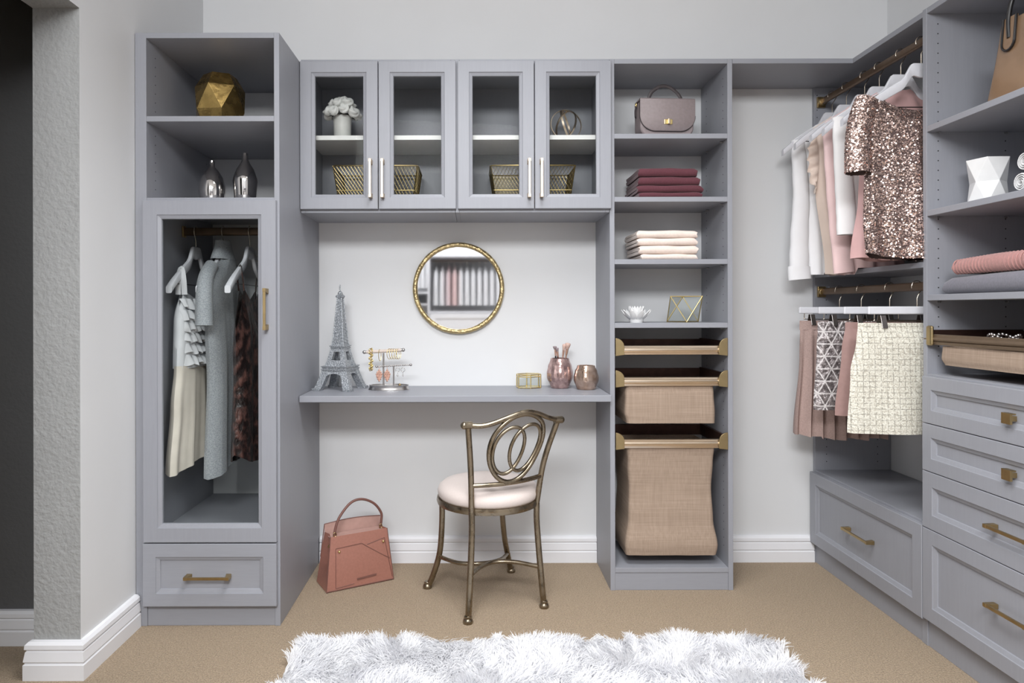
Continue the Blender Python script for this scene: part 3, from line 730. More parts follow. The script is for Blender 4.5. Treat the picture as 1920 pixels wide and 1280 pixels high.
# --- right upper rail: hanger neck is 0.07 under the rod
HN = RZ1-.070
ups = [(2.880, 'white hanger holding the long-sleeved white blouse, farthest on upper rail'),
       (2.770, 'white hanger holding the ruffled champagne top, second from the far wall'),
       (2.640, 'white hanger holding the blush chiffon blouse, third from the far wall'),
       (2.545, 'white hanger holding the white three-quarter sleeve blouse, fourth from far wall'),
       (2.416, 'white hanger holding the dusty rose top, right behind the sequin tee'),
       (2.306, 'white hanger holding the rose gold sequin tee, nearest on upper rail')]
for y, lab in ups: make_hanger(lab, (RX, y, HN), 0, 'white hangers on the upper right rail', .070)
def shoulder(drop=.145, hw=.215, neck=.06, dip=.05):
    def f(x):
        a = abs(x)
        base = .003 + arm_z(min(1, a/hw)) - max(0, a-hw)*.8
        if a < neck: return base - dip*sqrt(max(0, 1-(a/neck)**2))
        return base
    return f
gl = lambda name, lab, cat, y, grp=None: thing(name, lab, cat, (RX, y, HN), 0, grp)
GU = 'tops on the upper right rail'
# 1 white long sleeved blouse
t = gl('white_blouse', 'white long-sleeved blouse hanging nearest the back wall, sleeve falling below the shelf', 'blouse', 2.880, GU)
mb = MB(); garment(mb, [(0, (-.170, .175)), (.15, (-.135, .17)), (1, (-.115, .17))], shoulder(dip=.04), lambda x: -.665 + (.0 if x > -.04 else -.02), [(0, .006), (.12, .030), (1, .034)], [(.008, 3.2, 0, 1), (.004, 7, 1, 1.2)], seed=1); mb.build('body', M['white_silk'], t, smooth=60)
mb = MB(); sleeve(mb, [(-.148, -.006, -.120), (-.146, -.014, -.20), (-.140, -.018, -.36), (-.147, -.016, -.52), (-.150, -.018, -.655)], .028, .041, .5, wr=.03); mb.build('sleeve', M['white_silk'], t, smooth=60)
mb = MB(); sleeve(mb, [(-.150, -.018, -.650), (-.150, -.018, -.67), (-.147, -.019, -.705)], .046, .048, .42); mb.build('cuff', M['white_silk'], t, smooth=60)
mb = MB(); sleeve(mb, [(.170, -.006, -.125), (.195, -.010, -.20), (.2, -.014, -.36), (.2, -.016, -.52), (.2, -.018, -.655)], .036, .040, .45, wr=.03); mb.build('sleeve', M['white_silk'], t, smooth=60)
# 2 champagne ruffled top
t = gl('champagne_top', 'champagne sleeveless top with ruffled armhole between white and blush blouses', 'blouse', 2.770, GU)
mb = MB(); garment(mb, [(0, (-.135, .135)), (.1, (-.130, .135)), (.35, (-.128, .14)), (1, (-.085, .16))], shoulder(dip=.05), lambda x: -.672 - (.02 if x < -.02 else 0) + .12*max(0, (-x-.06))*6*.3, [(0, .006), (.12, .028), (1, .036)], [(.009, 3.5, 1, 1), (.005, 6, 2, 1)], seed=2); mb.build('body', M['cream_silk'], t, smooth=60)
mb = MB(); n = 40; rings = []
for i in range(n+1):
    a = i/n; z = -.115 - .235*a; xo = -.134+.012*sin(a*pi); w_ = .040*sin(pi*min(1, a*1.05+.03))**.6; wv = .010*sin(a*34)
    rings.append([(xo, -.018, z), (xo-w_*.55, -.022+wv*.5, z-.006), (xo-w_, -.012+wv, z-.010+.006*sin(a*29)), (xo-w_, -.010+wv, z-.010+.006*sin(a*29)), (xo-w_*.55, -.019+wv*.5, z-.006), (xo, -.014, z)])
mb.loft(rings); mb.build('ruffle', M['cream_silk'], t, smooth=60)
# 3 blush blouse
t = gl('blush_blouse', 'pale blush chiffon blouse behind the white three-quarter sleeve blouse', 'blouse', 2.640, GU)
mb = MB(); garment(mb, [(0, (-.155, .155)), (.12, (-.132, .15)), (.6, (-.125, .15)), (1, (-.115, .15))], shoulder(dip=.05), lambda x: -.672 - (.025 if x < -.05 else 0), [(0, .006), (.12, .026), (1, .040)], [(.010, 3, .5, 1), (.005, 6.3, 0, 1)], seed=3); mb.build('body', M['pink_silk'], t, smooth=60)
mb = MB(); sleeve(mb, [(-.140, -.012, -.130), (-.132, -.022, -.30), (-.118, -.026, -.48), (-.095, -.028, -.690)], .030, .040, .4, wr=.03); mb.build('sleeve', M['pink_silk'], t, smooth=60)
# 4 white three-quarter sleeve
t = gl('white_blouse', 'white three-quarter sleeve blouse directly beside the sequin tee', 'blouse', 2.545, GU)
mb = MB(); garment(mb, [(0, (-.165, .165)), (.12, (-.145, .16)), (1, (-.125, .165))], shoulder(dip=.05), lambda x: -.535+.02*sin(x*20), [(0, .006), (.12, .026), (1, .036)], [(.009, 3.4, 2, 1), (.005, 6, 1, 1)], seed=4); mb.build('body', M['white_chiffon'], t, smooth=60)
mb = MB(); sleeve(mb, [(-.150, -.008, -.120), (-.152, -.022, -.21), (-.146, -.026, -.36), (-.140, -.028, -.47), (-.137, -.030, -.555)], .030, .038, .5, wr=.02); mb.build('sleeve', M['white_chiffon'], t, smooth=60)
mb = MB(); sleeve(mb, [(.150, -.008, -.120), (.165, -.022, -.21), (.17, -.026, -.36), (.17, -.03, -.555)], .030, .036, .5, wr=.02); mb.build('sleeve', M['white_chiffon'], t, smooth=60)
# 5 dusty rose
t = gl('dusty_rose_top', 'dusty rose chiffon top whose hem shows behind the sequin tee', 'blouse', 2.416, GU)
mb = MB(); garment(mb, [(0, (-.135, .155)), (.12, (-.125, .155)), (.6, (-.150, .165)), (1, (-.178, .17))], shoulder(dip=.06, neck=.08), lambda x: -.655+.006*sin(x*30), [(0, .006), (.12, .026), (1, .040)], [(.010, 3.6, 1, 1), (.005, 7, 0, 1)], seed=5); mb.build('body', M['rose_silk'], t, smooth=60)
# 6 sequin tee
t = gl('sequin_top', 'rose gold sequined short-sleeved tee at the near end of the upper rail', 'top', 2.306, GU)
def sq_top(x):
    a = abs(x); base = .002 + arm_z(min(1, a/.215))
    if a < .145: base = min(base, -.098-.062*sqrt(max(0, 1-(a/.145)**2)))
    return base
bw = [(0, (-.212, .212)), (.18, (-.200, .20)), (.35, (-.192, .195)), (.8, (-.198, .20)), (1, (-.190, .20))]
fold6 = [(.010, 2.6, .4, .8), (.005, 5.3, 1.7, .8)]
mb = MB(); garment(mb, bw, sq_top, lambda x: -.657-.006*cos(x*14)+(.03*max(0, (-x-.15))*18*.5), [(0, .006), (.1, .034), (1, .044)], fold6, seed=6, nu=40, nv=40); bo = mb.build('body', M['sequin_base'], t, smooth=60)
mb = MB(); sleeve(mb, [(-.185, -.004, -.125), (-.212, -.012, -.20), (-.224, -.018, -.28), (-.226, -.022, -.375)], .036, .040, .8); sl = mb.build('sleeve', M['sequin_base'], t, smooth=60)
mb = MB(); sleeve(mb, [(.185, -.004, -.125), (.205, -.012, -.20), (.210, -.018, -.28), (.212, -.022, -.375)], .036, .040, .8); sl2 = mb.build('sleeve', M['sequin_base'], t, smooth=60)
def sequins(src, count, rs, seed):
    """scatter tilted hexagonal discs over a mesh"""
    me = src.data; rg = np.random.default_rng(seed)
    vs = np.array([v.co for v in me.vertices]); tri = []
    me.calc_loop_triangles(); tri = np.array([t_.vertices for t_ in me.loop_triangles])
    a, b, c = vs[tri[:, 0]], vs[tri[:, 1]], vs[tri[:, 2]]; nn = np.cross(b-a, c-a); ar = np.linalg.norm(nn, axis=1); nn /= (ar[:, None]+1e-12)
    cen = (a+b+c)/3
    ids = rg.choice(len(tri), count, p=ar/ar.sum()); r1 = np.sqrt(rg.random(count)); r2 = rg.random(count)
    p = (1-r1)[:, None]*a[ids] + (r1*(1-r2))[:, None]*b[ids] + (r1*r2)[:, None]*c[ids]; n = nn[ids]
    # outward: away from the cloth centre plane
    up = np.array([0, 0, 1.0]); n = n + rg.normal(0, .24, n.shape); n /= np.linalg.norm(n, axis=1)[:, None]
    e1 = np.cross(n, up); e1 /= np.linalg.norm(e1, axis=1)[:, None]; e2 = np.cross(n, e1)
    p = p + nn[ids]*.0022; r = rs*rg.uniform(.8, 1.15, count)
    V = np.zeros((count, 6, 3))
    for k in range(6): V[:, k] = p + (r*cos(k*pi/3))[:, None]*e1 + (r*sin(k*pi/3))[:, None]*e2
    m_ = bpy.data.meshes.new('sequins'); m_.vertices.add(count*6); m_.vertices.foreach_set('co', V.reshape(-1))
    m_.loops.add(count*6); m_.loops.foreach_set('vertex_index', np.arange(count*6)); m_.polygons.add(count)
    m_.polygons.foreach_set('loop_start', np.arange(0, count*6, 6)); m_.polygons.foreach_set('loop_total', np.full(count, 6)); m_.update(); m_.materials.append(M['sequin'])
    o = bpy.data.objects.new('sequins', m_); COL.objects.link(o); o.parent = src; tag(o, kind='stuff'); return o
sequins(bo, 30000, .0025, 1); sequins(sl, 5200, .0025, 2); sequins(sl2, 1500, .0025, 3)

# --- right lower rail: skirts
HL = 1.113
lows = [(2.826, .115, 'white clip hanger holding the taupe pleated skirt, farthest on lower rail'), (2.667, .11, 'white clip hanger holding the silver triangle skirt, second on lower rail'),
        (2.484, .115, 'white clip hanger holding the mauve skirt, third on lower rail'), (2.331, .12, 'white clip hanger holding the cream tweed skirt, nearest on lower rail')]
for y, cx, lab in lows: make_clip_hanger(lab, (RX, y, HL), 'white clip hangers on the lower right rail', RZ2-HL, cx)
GS = 'skirts on the lower right rail'
def skirt(name, lab, y, wt, hemz, depth, folds, m, seed, hemf=None, band=None, nu=36):
    t = thing(name, lab, 'skirt', (RX, y, HL), 0, GS)
    mb = MB(); garment(mb, wt, lambda x: -.057, hemf or (lambda x: hemz), depth, folds, seed=seed, nu=nu); mb.build('skirt_body', m, t, smooth=60)
    mb = MB(); w0 = wt[0][1]; garment(mb, [(0, (w0[0]-.002, w0[1]+.002)), (1, (w0[0]-.003, w0[1]+.003))], lambda x: -.056, lambda x: -.094, [(0, .016), (1, .019)], nv=2, nu=24); mb.build('waistband', band or m, t, smooth=60)
    return t
skirt('pleated_skirt', 'dusty taupe pleated skirt hanging farthest on the lower rail', 2.826, [(0, (-.163, .163)), (.3, (-.168, .168)), (1, (-.192, .20))], -.53, [(0, .014), (.2, .026), (1, .046)], [(.017, 8.5, 0, .8), (.004, 17, 0, .8)], M['taupe_pleat'], 11, hemf=lambda x: -.527-.012*(x > -.1)+.004*sin(x*60), nu=70)
skirt('triangle_sequin_skirt', 'short silver skirt with white triangle lines between taupe and mauve skirts', 2.667, [(0, (-.168, .168)), (.3, (-.175, .175)), (1, (-.190, .19))], -.40, [(0, .014), (.2, .030), (1, .034)], [(.006, 2.5, 0, 1)], M['geosequin'], 12)
skirt('mauve_skirt', 'plain mauve knee skirt just behind the cream tweed skirt', 2.484, [(0, (-.160, .16)), (.3, (-.175, .175)), (1, (-.200, .19))], -.395, [(0, .014), (.2, .030), (1, .036)], [(.005, 2.2, 1, 1)], M['mauve'], 13)
skirt('tweed_skirt', 'cream tweed checked skirt at the near end of the lower rail', 2.331, [(0, (-.200, .20)), (.15, (-.207, .207)), (.45, (-.228, .225)), (1, (-.240, .235))], -.43, [(0, .015), (.2, .034), (1, .042)], [(.006, 2.3, .6, 1)], M['tweed'], 14)

# --- wardrobe garments (hanger width runs along world y)
HW = 1.354; RW = -pi/2
def wg(name, lab, cat, x, grp='dresses in the wardrobe'): return thing(name, lab, cat, (x, 2.69, HW), RW, grp)
for x, lab in ((-1.098, 'white hanger holding the white ruffled dress in the wardrobe'), (-.990, 'white hanger holding the heather grey dress in the wardrobe'), (-.885, 'white hanger holding the brown velvet dress in the wardrobe')):
    make_hanger(lab, (x, 2.69, HW), RW, 'white hangers in the wardrobe', RODW[2]-HW)
# local: +x toward the viewer, +y toward world +x after the turn
t = wg('ruffled_dress', 'white ruffled sleeveless dress with ivory skirt, leftmost in the wardrobe', 'dress', -1.098)
mb = MB(); garment(mb, [(0, (-.160, .150)), (.3, (-.158, .165)), (1, (-.170, .175))], lambda x: -.165-.05*(1-abs(x)/.16) if abs(x) < .13 else -.165-.10*((abs(x)-.13)/.03), lambda x: -.465, [(0, .012), (.4, .040), (1, .038)], [(.005, 4, 0, .6)], seed=21); mb.build('bodice', M['whitetulle'], t, smooth=60)
for s in (-1, 1):
    mb = MB(); mb.tube(smooth_path([(s*.135, .012, -.190), (s*.140, .010, -.13), (s*.135, 0, -.092), (s*.138, -.010, -.13), (s*.135, -.012, -.190)], 6), .011, 8, ry=.0025); mb.build('strap', M['whitetulle'], t, smooth=60)
for k in range(6):
    z = -.215-.042*k; mb = MB(); rings = []; n = 60
    for i in range(n+1):
        u = -1+2*i/n; x = u*.155; yy = .040*sqrt(max(0, 1-u*u))**.8+.003
        wv = .006*sin(u*33+k)
        rings.append([(x, yy, z+.010), (x, yy+.007+wv, z-.006), (x, yy+.012+wv*1.4, z-.026+.006*sin(u*21+2*k)), (x, yy+.009+wv*1.4, z-.026+.006*sin(u*21+2*k)), (x, yy+.003+wv, z-.006), (x, yy-.002, z+.008)])
    mb.loft(rings); mb.build('ruffle', M['whitetulle'], t, smooth=60)
mb = MB(); garment(mb, [(0, (-.170, .176)), (.4, (-.20, .205)), (1, (-.225, .245))], lambda x: -.455, lambda x: -.815-.030*(x/.24), [(0, .034), (.4, .036), (1, .036)], [(.008, 4.2, .5, .8), (.003, 9, 0, .8)], seed=22, nu=44); mb.build('skirt', M['beigeskirt'], t, smooth=60)
t = wg('grey_knit_dress', 'heather grey short-sleeved knit dress, middle of three in the wardrobe', 'dress', -.990)
mb = MB(); garment(mb, [(0, (-.222, .222)), (.10, (-.205, .205)), (.24, (-.150, .150)), (.5, (-.135, .125)), (1, (-.150, .150))], shoulder(dip=-.012, neck=.055), lambda x: -.840-.04*x/.15, [(0, .016), (.06, .036), (.5, .042), (1, .044)], [(.008, 3, 1, 1.2), (.003, 8, 0, 1)], seed=23); mb.build('body', M['greyjersey'], t, smooth=60)
mb = MB(); sleeve(mb, [(.120, 0, -.082), (.175, .0, -.130), (.200, .003, -.195), (.208, .006, -.305)], .027, .034, .9); mb.build('sleeve', M['greyjersey'], t, smooth=60)
mb = MB(); sleeve(mb, [(-.120, 0, -.082), (-.175, .0, -.130), (-.200, .003, -.195), (-.208, .006, -.305)], .027, .034, .9); mb.build('sleeve', M['greyjersey'], t, smooth=60)
mb = MB(); mb.loft([[(.058*cos(a)*k, .026*sin(a)*k, z) for a in [2*pi*i/24 for i in range(24)]] for k, z in ((1.5, -.050), (1.25, -.022), (1.0, .004), (.95, .022), (.90, .022), (.95, .002))], True, False); mb.build('collar', M['greyjersey'], t, smooth=60)
t = wg('velvet_dress', 'dark brown crushed velvet slip dress, rightmost in the wardrobe', 'dress', -.885)
def vtop(x):
    a = abs(x); return -.165-.16*max(0, (a-.10)/.07)**.8 if a > .10 else -.165-.06*(1-a/.10)
mb = MB(); garment(mb, [(0, (-.165, .165)), (.2, (-.150, .155)), (.45, (-.145, .145)), (1, (-.165, .165))], vtop, lambda x: -.83+.05*(x/.17)**4, [(0, .010), (.3, .040), (1, .044)], [(.008, 3.2, 0, 1), (.004, 7, 1, 1)], seed=24, jit=.0008); mb.build('body', M['velvet'], t, smooth=60)
for s in (-1, 1):
    mb = MB(); mb.tube(smooth_path([(s*.10, .010, -.175), (s*.112, .008, -.12), (s*.112, 0, -.078), (s*.112, -.010, -.12), (s*.10, -.010, -.175)], 6), .003, 6); mb.build('strap', M['velvet'], t, smooth=60)

# ------------------------------------------------------------------ folded cloth
def folded(t, x0, x1, y0, y1, z0, z1, m, seed, name='folded_cloth', layers=2, mp=None, puff=0.0, root=None):
    """cloth folded over at the front: a C section run along x, ends uneven"""
    mp = mp or (lambda x, y, z: (x, y, z)); rr = random.Random(seed); h = (z1-z0); n = 26; rings = []
    r = h/2
    prof = [(y0+r*.9-r*.9*cos(a), r+r*sin(a)) for a in [-pi/2+pi*i/8 for i in range(9)]]
    prof = [(y0 + r*.9*(1-cos(a)), r + r*sin(a)) for a in [-pi/2+pi*i/8 for i in range(9)]]
    ym = lerp(y0, y1, .5)
    outer = [(y1, 0.0)] + [(ym, 0.0)] + prof + [(ym, h), (y1, h)]
    slit = [(y1, h*.56), (y0+r*1.1, h*.54), (y0+r*1.1, h*.46), (y1, h*.44)]
    sec = outer + slit
    ph = rr.uniform(0, 6)
    for i in range(n+1):
        u = i/n; x = lerp(x0, x1, u); e = min(u, 1-u)*2; ez = 1-.20*(1-min(1, e*9))**2
        ring = []
        for (y, z) in sec:
            zz_ = z0+z*ez+puff*sin(pi*u)*(z/h)+.0012*sin(u*9+ph+y*30)*(z/h)
            ring.append(mp(x+.003*sin(y*60+z*200+ph)*(1 if u in (0, 1) else 0), y+.0022*sin(u*7+ph)+.0012*sin(u*19+ph*2), zz_))
        rings.append(ring)
    mb = MB(t.location); mb.loft(rings); return mb.build(name, m, t, smooth=50)

def cloth_stack(ys, xl, xr, Y0, Y1, zbase, m, name, cat, labels, group, seed):
    z = zbase
    for i, (p0, p1) in enumerate(ys):       # from the bottom to the top, pixel rows give the thickness
        th = (p1-p0)*Y0/F; x0, x1 = wx(xl[i], Y0), wx(xr[i], Y0)
        t = thing(name, labels[i], cat, (x0, Y0, z), 0, group)
        folded(t, x0, x1, Y0, Y1, z+.0004, z+th, m, seed+i); z += th+.0006
cloth_stack([(359, 369), (346.5, 360), (332, 347.5), (315, 331.5)], [1198, 1196, 1198, 1198], [1317, 1319, 1313, 1308], 2.705, 2.925, SH['B'], M['burg'], 'folded_napkin', 'cloth',
            ['burgundy folded cloth at the bottom of its stack', 'burgundy folded cloth second from the bottom', 'burgundy folded cloth second from the top', 'burgundy folded cloth on top of its stack'], 'burgundy folded cloths', 31)
cloth_stack([(475.5, 486), (459.5, 475.5), (446.5, 460), (432.5, 446.5)], [1203, 1199, 1196, 1195], [1308, 1309, 1308, 1308], 2.705, 2.925, SH['C'], M['cream'], 'folded_towel', 'towel',
            ['cream folded towel at the bottom of its stack', 'cream folded towel second from the bottom', 'cream folded towel second from the top', 'cream folded towel on top of its stack'], 'cream folded towels', 41)

# sweaters in the drawer tower (run along y)
smp = lambda x, y, z: (y, x, z)
t = thing('grey_sweater', 'slate grey folded sweater at the bottom of the pile on tower shelf', 'sweater', (UX+.02, 2.15, TS[2]))
folded(t, 1.62, 2.200, UX+.022, 1.77, TS[2]+.0004, TS[2]+.054, M['greyknit'], 51, name='sweater_body', mp=smp, puff=.005)
t = thing('pink_sweater', 'dusty pink ribbed folded sweater on top of the grey sweater', 'sweater', (UX+.02, 2.12, TS[2]+.062))
folded(t, 1.64, 2.160, UX+.026, 1.765, TS[2]+.0625, TS[2]+.107, M['pinkknit'], 52, name='sweater_body', mp=smp, puff=.009)
mb = MB(t.location)
for k in range(34):
    yk = 2.152-k*.0138; zc = TS[2]+.0625
    hh = .0222+.0045*sin(pi*(2.16-yk)/.52)
    pts = [(UX+.026+hh*.9*(1-cos(a))-.0006, yk+.0022*sin((2.16-yk)/.52*7), zc+hh+hh*sin(a)) for a in [-1.35+2.7*i/9 for i in range(10)]]
    mb.tube(pts, .0028, 6)
mb.build('ribbing', M['pinkknit'], t, smooth=60)
# rolled towels
for i, (yy, zc, lab) in enumerate(((1.895, TS[1]+.0285, 'white rolled towel lying on the tower shelf, under another roll'), (1.882, TS[1]+.083, 'white rolled towel stacked on top of the other roll'))):
    t = thing('rolled_towel', lab, 'towel', (1.52, yy, zc), 0, 'white rolled towels')
    mb = MB(t.location); sp = []
    for k in range(70):
        a = k*.32; r = .006+.0013*a; sp.append((r*cos(a), r*sin(a)))
    outer = sp; inner = [(x*.93, z*.93) for x, z in sp]
    s_ = .027/max(math.hypot(*p) for p in sp)
    R0 = []
    for y_ in (-.085, -.082, 0, .082, .085):
        k_ = .95 if abs(y_) == .085 else 1
        R0.append([(1.60+(yy-1.9)*0+y_*1.0, yy+p[0]*s_*k_, zc+p[1]*s_*k_) for p in outer]+[(1.60+y_, yy+p[0]*s_*k_*.9, zc+p[1]*s_*k_*.9) for p in reversed(outer)])
    mb.loft(R0); mb.build('towel_roll', M['whitetowel'], t, smooth=60)

# ------------------------------------------------------------------ shelf ornaments
# gold faceted ornament
g = Vector((wx(414, 2.60), 2.60, z1))
t = thing('gold_polyhedron', 'faceted gold geometric ornament on the top wardrobe shelf', 'ornament', g)
mb = MB(g); R = .097; A0 = radians(-97)
def ring6(r, z, off, n=6): return [(g.x+r*cos(A0+off+2*pi*k/n), g.y+r*sin(A0+off+2*pi*k/n), g.z+z) for k in range(n)]
b0 = ring6(.066, 0, pi/6); b1 = ring6(R, .066, pi/6); u1 = ring6(R*.93, .158, 0); u2 = ring6(.060, .208, 0)
fs = []
for k in range(6):
    j = (k+1) % 6
    fs += [(k, j, 6+j, 6+k), (6+k, 6+j, 12+j), (6+k, 12+j, 12+k), (12+k, 12+j, 18+j, 18+k)]
fs += [tuple(range(6)), tuple(range(18, 24))]
mb.add(b0+b1+u1+u2, fs); mb.build('facets', M['goldleaf'], t, bevel=.0006)
# chrome vases
for (px, prof, lab) in ((398.5, [(.001, 0), (.030, 0), (.036, .004), (.046, .030), (.0495, .058), (.048, .080), (.040, .112), (.026, .136), (.013, .150), (.0095, .156), (.0095, .178), (.0075, .178), (.0075, .15)], 'round chrome bud vase with short neck, left of the taller chrome bottle'),
                        (460.5, [(.001, 0), (.036, 0), (.039, .003), (.043, .06), (.0465, .098), (.045, .110), (.032, .145), (.0175, .168), (.0115, .182), (.0105, .206), (.0085, .206), (.0085, .17)], 'tall chrome bottle vase with slim neck, beside the round chrome vase')):
    c = (wx(px, 2.62), 2.62, z2); t = thing('chrome_vase', lab, 'vase', c, 0, 'chrome vases'); mb = MB(c); mb.lathe([(r_, z) for r_, z in prof], 40, c, cap=False); mb.build('vase_body', M['chrome'], t, smooth=50)
# flower vase in the wall cabinet
zs = wz(253, 2.72); c = Vector((wx(643, 2.785), 2.785, zs))
t = thing('flower_vase', 'bunch of white roses in pale grey vase behind the leftmost cabinet glass', 'flowers', c)
mb = MB(c); mb.lathe([(.001, 0), (.031, 0), (.034, .003), (.036, .06), (.037, .092), (.034, .092), (.033, .05)], 28, c, cap=False); mb.build('vase', M['grey_cer'], t, smooth=50)
mb = MB(c)
for k in range(11):
    a = 2*pi*k/11; d = Vector((cos(a), sin(a), 0)); p = c+Vector((0, 0, .092)); 
    mb.loft([[p+d*.01+Vector((-d.y*.004, d.x*.004, 0)), p+d*.01+Vector((d.y*.004, -d.x*.004, 0)), p+d*.01+Vector((0, 0, .002))], [p+d*.035+Vector((-d.y*.013, d.x*.013, .006)), p+d*.035+Vector((d.y*.013, -d.x*.013, .006)), p+d*.035+Vector((0, 0, .009))], [p+d*.058+Vector((-d.y*.001, d.x*.001, -.004)), p+d*.058+Vector((d.y*.001, -d.x*.001, -.004)), p+d*.058+Vector((0, 0, -.003))]])
mb.build('leaves', M['leaf'], t)
def rose_mesh():
    # tight blossom: a spiral of petal ridges around a cupped centre
    mb = MB(); rings = []; n, m_ = 15, 26
    for i in range(n+1):
        u = i/n; ring = []
        for j in range(m_):
            a = 2*pi*j/m_; ph = pi*(.97-.92*u)
            sp = sin(3*a - 15*u); r = .0175*sin(ph)*(1+.13*sp)+.0003
            z = -.0165*cos(ph)*1.0 + (-.006*max(0, (u-.72)/.28)**1 if u > .72 else 0) + .0014*sp*sin(pi*u)
            ring.append((r*cos(a), r*sin(a), -z if False else .004 - .0155*cos(pi*(.03+.95*u)) - .008*max(0, (u-.78)/.22)*(1 if u > .78 else 0) + .0026*sp*sin(pi*u)))
        rings.append(ring)
    mb.loft(rings); o = mb.build('rose', M['petal'], None, smooth=70); me = o.data; bpy.data.objects.remove(o); return me
rm_ = rose_mesh(); rr = random.Random(4)
spots = [(0, 0, .152)] + [(.034*cos(2*pi*k/6+.2), .034*sin(2*pi*k/6+.2), .136+.004*(k % 2)) for k in range(6)] + [(.056*cos(2*pi*k/9+.1), .056*sin(2*pi*k/9+.1), .098+.008*(k % 2)) for k in range(9)]
for (a, b, z) in spots:
    o = bpy.data.objects.new('rose', rm_); COL.objects.link(o); o.parent = t; o.location = (a, b, z)
    o.rotation_euler = Vector((a*1.25, b*1.25, .05)).to_track_quat('Z', 'Y').to_euler(); s = rr.uniform(1.10, 1.28); o.scale = (s, s, s)
# wire baskets
def wire_basket(px, lab):
    Y = 2.85; c = Vector((wx(px, Y), Y, 1.505)); hx, hy, H = .172, .105, .178; k = .84
    t = thing('wire_basket', lab, 'basket', c, 0, 'gold wire baskets in the wall cabinets')
    def pt(sx, sy, v): q = lerp(k, 1, v); return c+Vector((hx*sx*q, hy*sy*q, .002+H*v))
    mb = MB(c); loop = [(1,1),(-1,1),(-1,-1),(1,-1)]
    mb.tube([pt(*rr_, 1) for rr_ in [(x, y) for (x, y) in [(.94,1),(-.94,1),(-1,.9),(-1,-.9),(-.94,-1),(.94,-1),(1,-.9),(1,.9)]]], .0028, 6, loop=True); mb.build('rim', M['basketwire'], t, smooth=60)
    mb = MB(c)
    for (A, B, n) in (((-1,-1),(1,-1),24), ((-1,1),(1,1),24), ((-1,-1),(-1,1),14), ((1,-1),(1,1),14)):
        def sp(u, v): return pt(lerp(A[0], B[0], u), lerp(A[1], B[1], u), v)
        span = 8
        for i in range(-span, n+span):
            for sg in (1, -1):
                u0, u1_ = i/n, (i+sg*span)/n; v0, v1 = 0.0, 1.0
                lo, hi = 0.0, 1.0
                def clipv(u): return (u-u0)/(u1_-u0)
                vs_ = sorted((clipv(0), clipv(1))); lo = max(0, vs_[0]); hi = min(1, vs_[1])
                if hi-lo > .02: mb.tube([sp(lerp(u0, u1_, lo), lo), sp(lerp(u0, u1_, hi), hi)], .0007, 3, cap=False)
    mb.build('wire_mesh', M['basketwire'], t)
    mb = MB(c)
    for v in (0.0, .45): mb.tube([pt(*q, v) for q in ((1,1),(-1,1),(-1,-1),(1,-1))], .0022, 6, loop=True)
    for q in loop: mb.tube([pt(*q, 0), pt(q[0]*.985, q[1]*.985, 1)], .0026, 6)
    for i in range(-7, 8): mb.tube([pt(i/8, -1, 0), pt(i/8, 1, 0)], .0011, 4)
    mb.build('base_frame', M['basketwire'], t, smooth=60)
wire_basket(711, 'gold wire basket behind the glass doors, below the white flowers')
wire_basket(996, 'gold wire basket behind the glass doors, below the gold ring orb')
# ring orb
c = Vector((wx(1062, 2.83), 2.83, zs+.068)); t = thing('ring_orb', 'openwork gold orb of crossed rings behind the rightmost cabinet glass', 'ornament', c)
for (rx, rz, r) in ((radians(82), radians(8), .066), (radians(75), radians(70), .063), (radians(100), radians(125), .0600)):
    mb = MB(c); Mx = Matrix.Rotation(rz, 3, 'Z') @ Matrix.Rotation(rx, 3, 'X'); rings = []
    for i in range(56):
        a = 2*pi*i/56; rings.append([c+Mx @ Vector(((r+dr_)*cos(a), (r+dr_)*sin(a), dz)) for dr_, dz in ((0, -.004), (0, .004), (-.003, .004), (-.003, -.004))])
    mb.loft(rings, loop=True); mb.build('ring', M['champagne'], t, smooth=40)

# taupe saddle bag on shelf A
Yp = 2.745; c = Vector((wx(1252, Yp), Yp, SH['A'])); kp = Yp/F
t = thing('saddle_bag', 'taupe flap handbag with gold turn lock on the highest open shelf', 'bag', c, radians(4))
hw = .113; H = .150
def saddle(xh, zlo, zhi, r, n=12):
    """outline: flat top, rounded bottom"""
    return [(xh, zhi), (-xh, zhi)] + [(-xh+r-r*cos(a), zlo+r-r*sin(a)) for a in [pi/2*i/n for i in range(n+1)]] + [(xh-r+r*sin(a), zlo+r-r*cos(a)) for a in [pi/2*i/n for i in range(n+1)]]
mb = MB(); o_ = saddle(hw*.97, .001, H*.98, .040); mb.prism(o_, lambda a, b: (a*1.02, .075, b), lambda a, b: (a, 0, b)); mb.build('bag_body', M['taupe'], t, bevel=.006, smooth=50)
mb = MB(); fl = saddle(hw, .024, H+.003, .062); mb.loft([[(a, -.002, b) for a, b in fl], [(a, -.006, b) for a, b in fl], [(a*.975, -.008, .09+(b-.09)*.975) for a, b in fl]]); mb.loft([[(s_, y, z) for (y, z) in ((-.006, H+.003), (-.002, H+.007), (.07, H+.004), (.074, H-.01), (.070, H-.01), (.068, H), (-.002, H))] for s_ in (-hw*.985, hw*.985)]); fo = mb.build('flap', M['taupe'], t, smooth=50)
mb = MB(); mb.tube([(a*1.0, -.004, b) for a, b in fl[1:]], .0022, 6); mb.build('piping', M['taupe_dark'], fo, smooth=60)
mb = MB(); mb.box((-.016, -.012, .050), (.018, -.008, .070)); lk = mb.build('turn_lock', M['goldwire'], t, bevel=.002)
mb = MB(); mb.box((-.0035, -.022, .049), (.0055, -.012, .071)); mb.build('lock_toggle', M['palegold'], lk, bevel=.002)
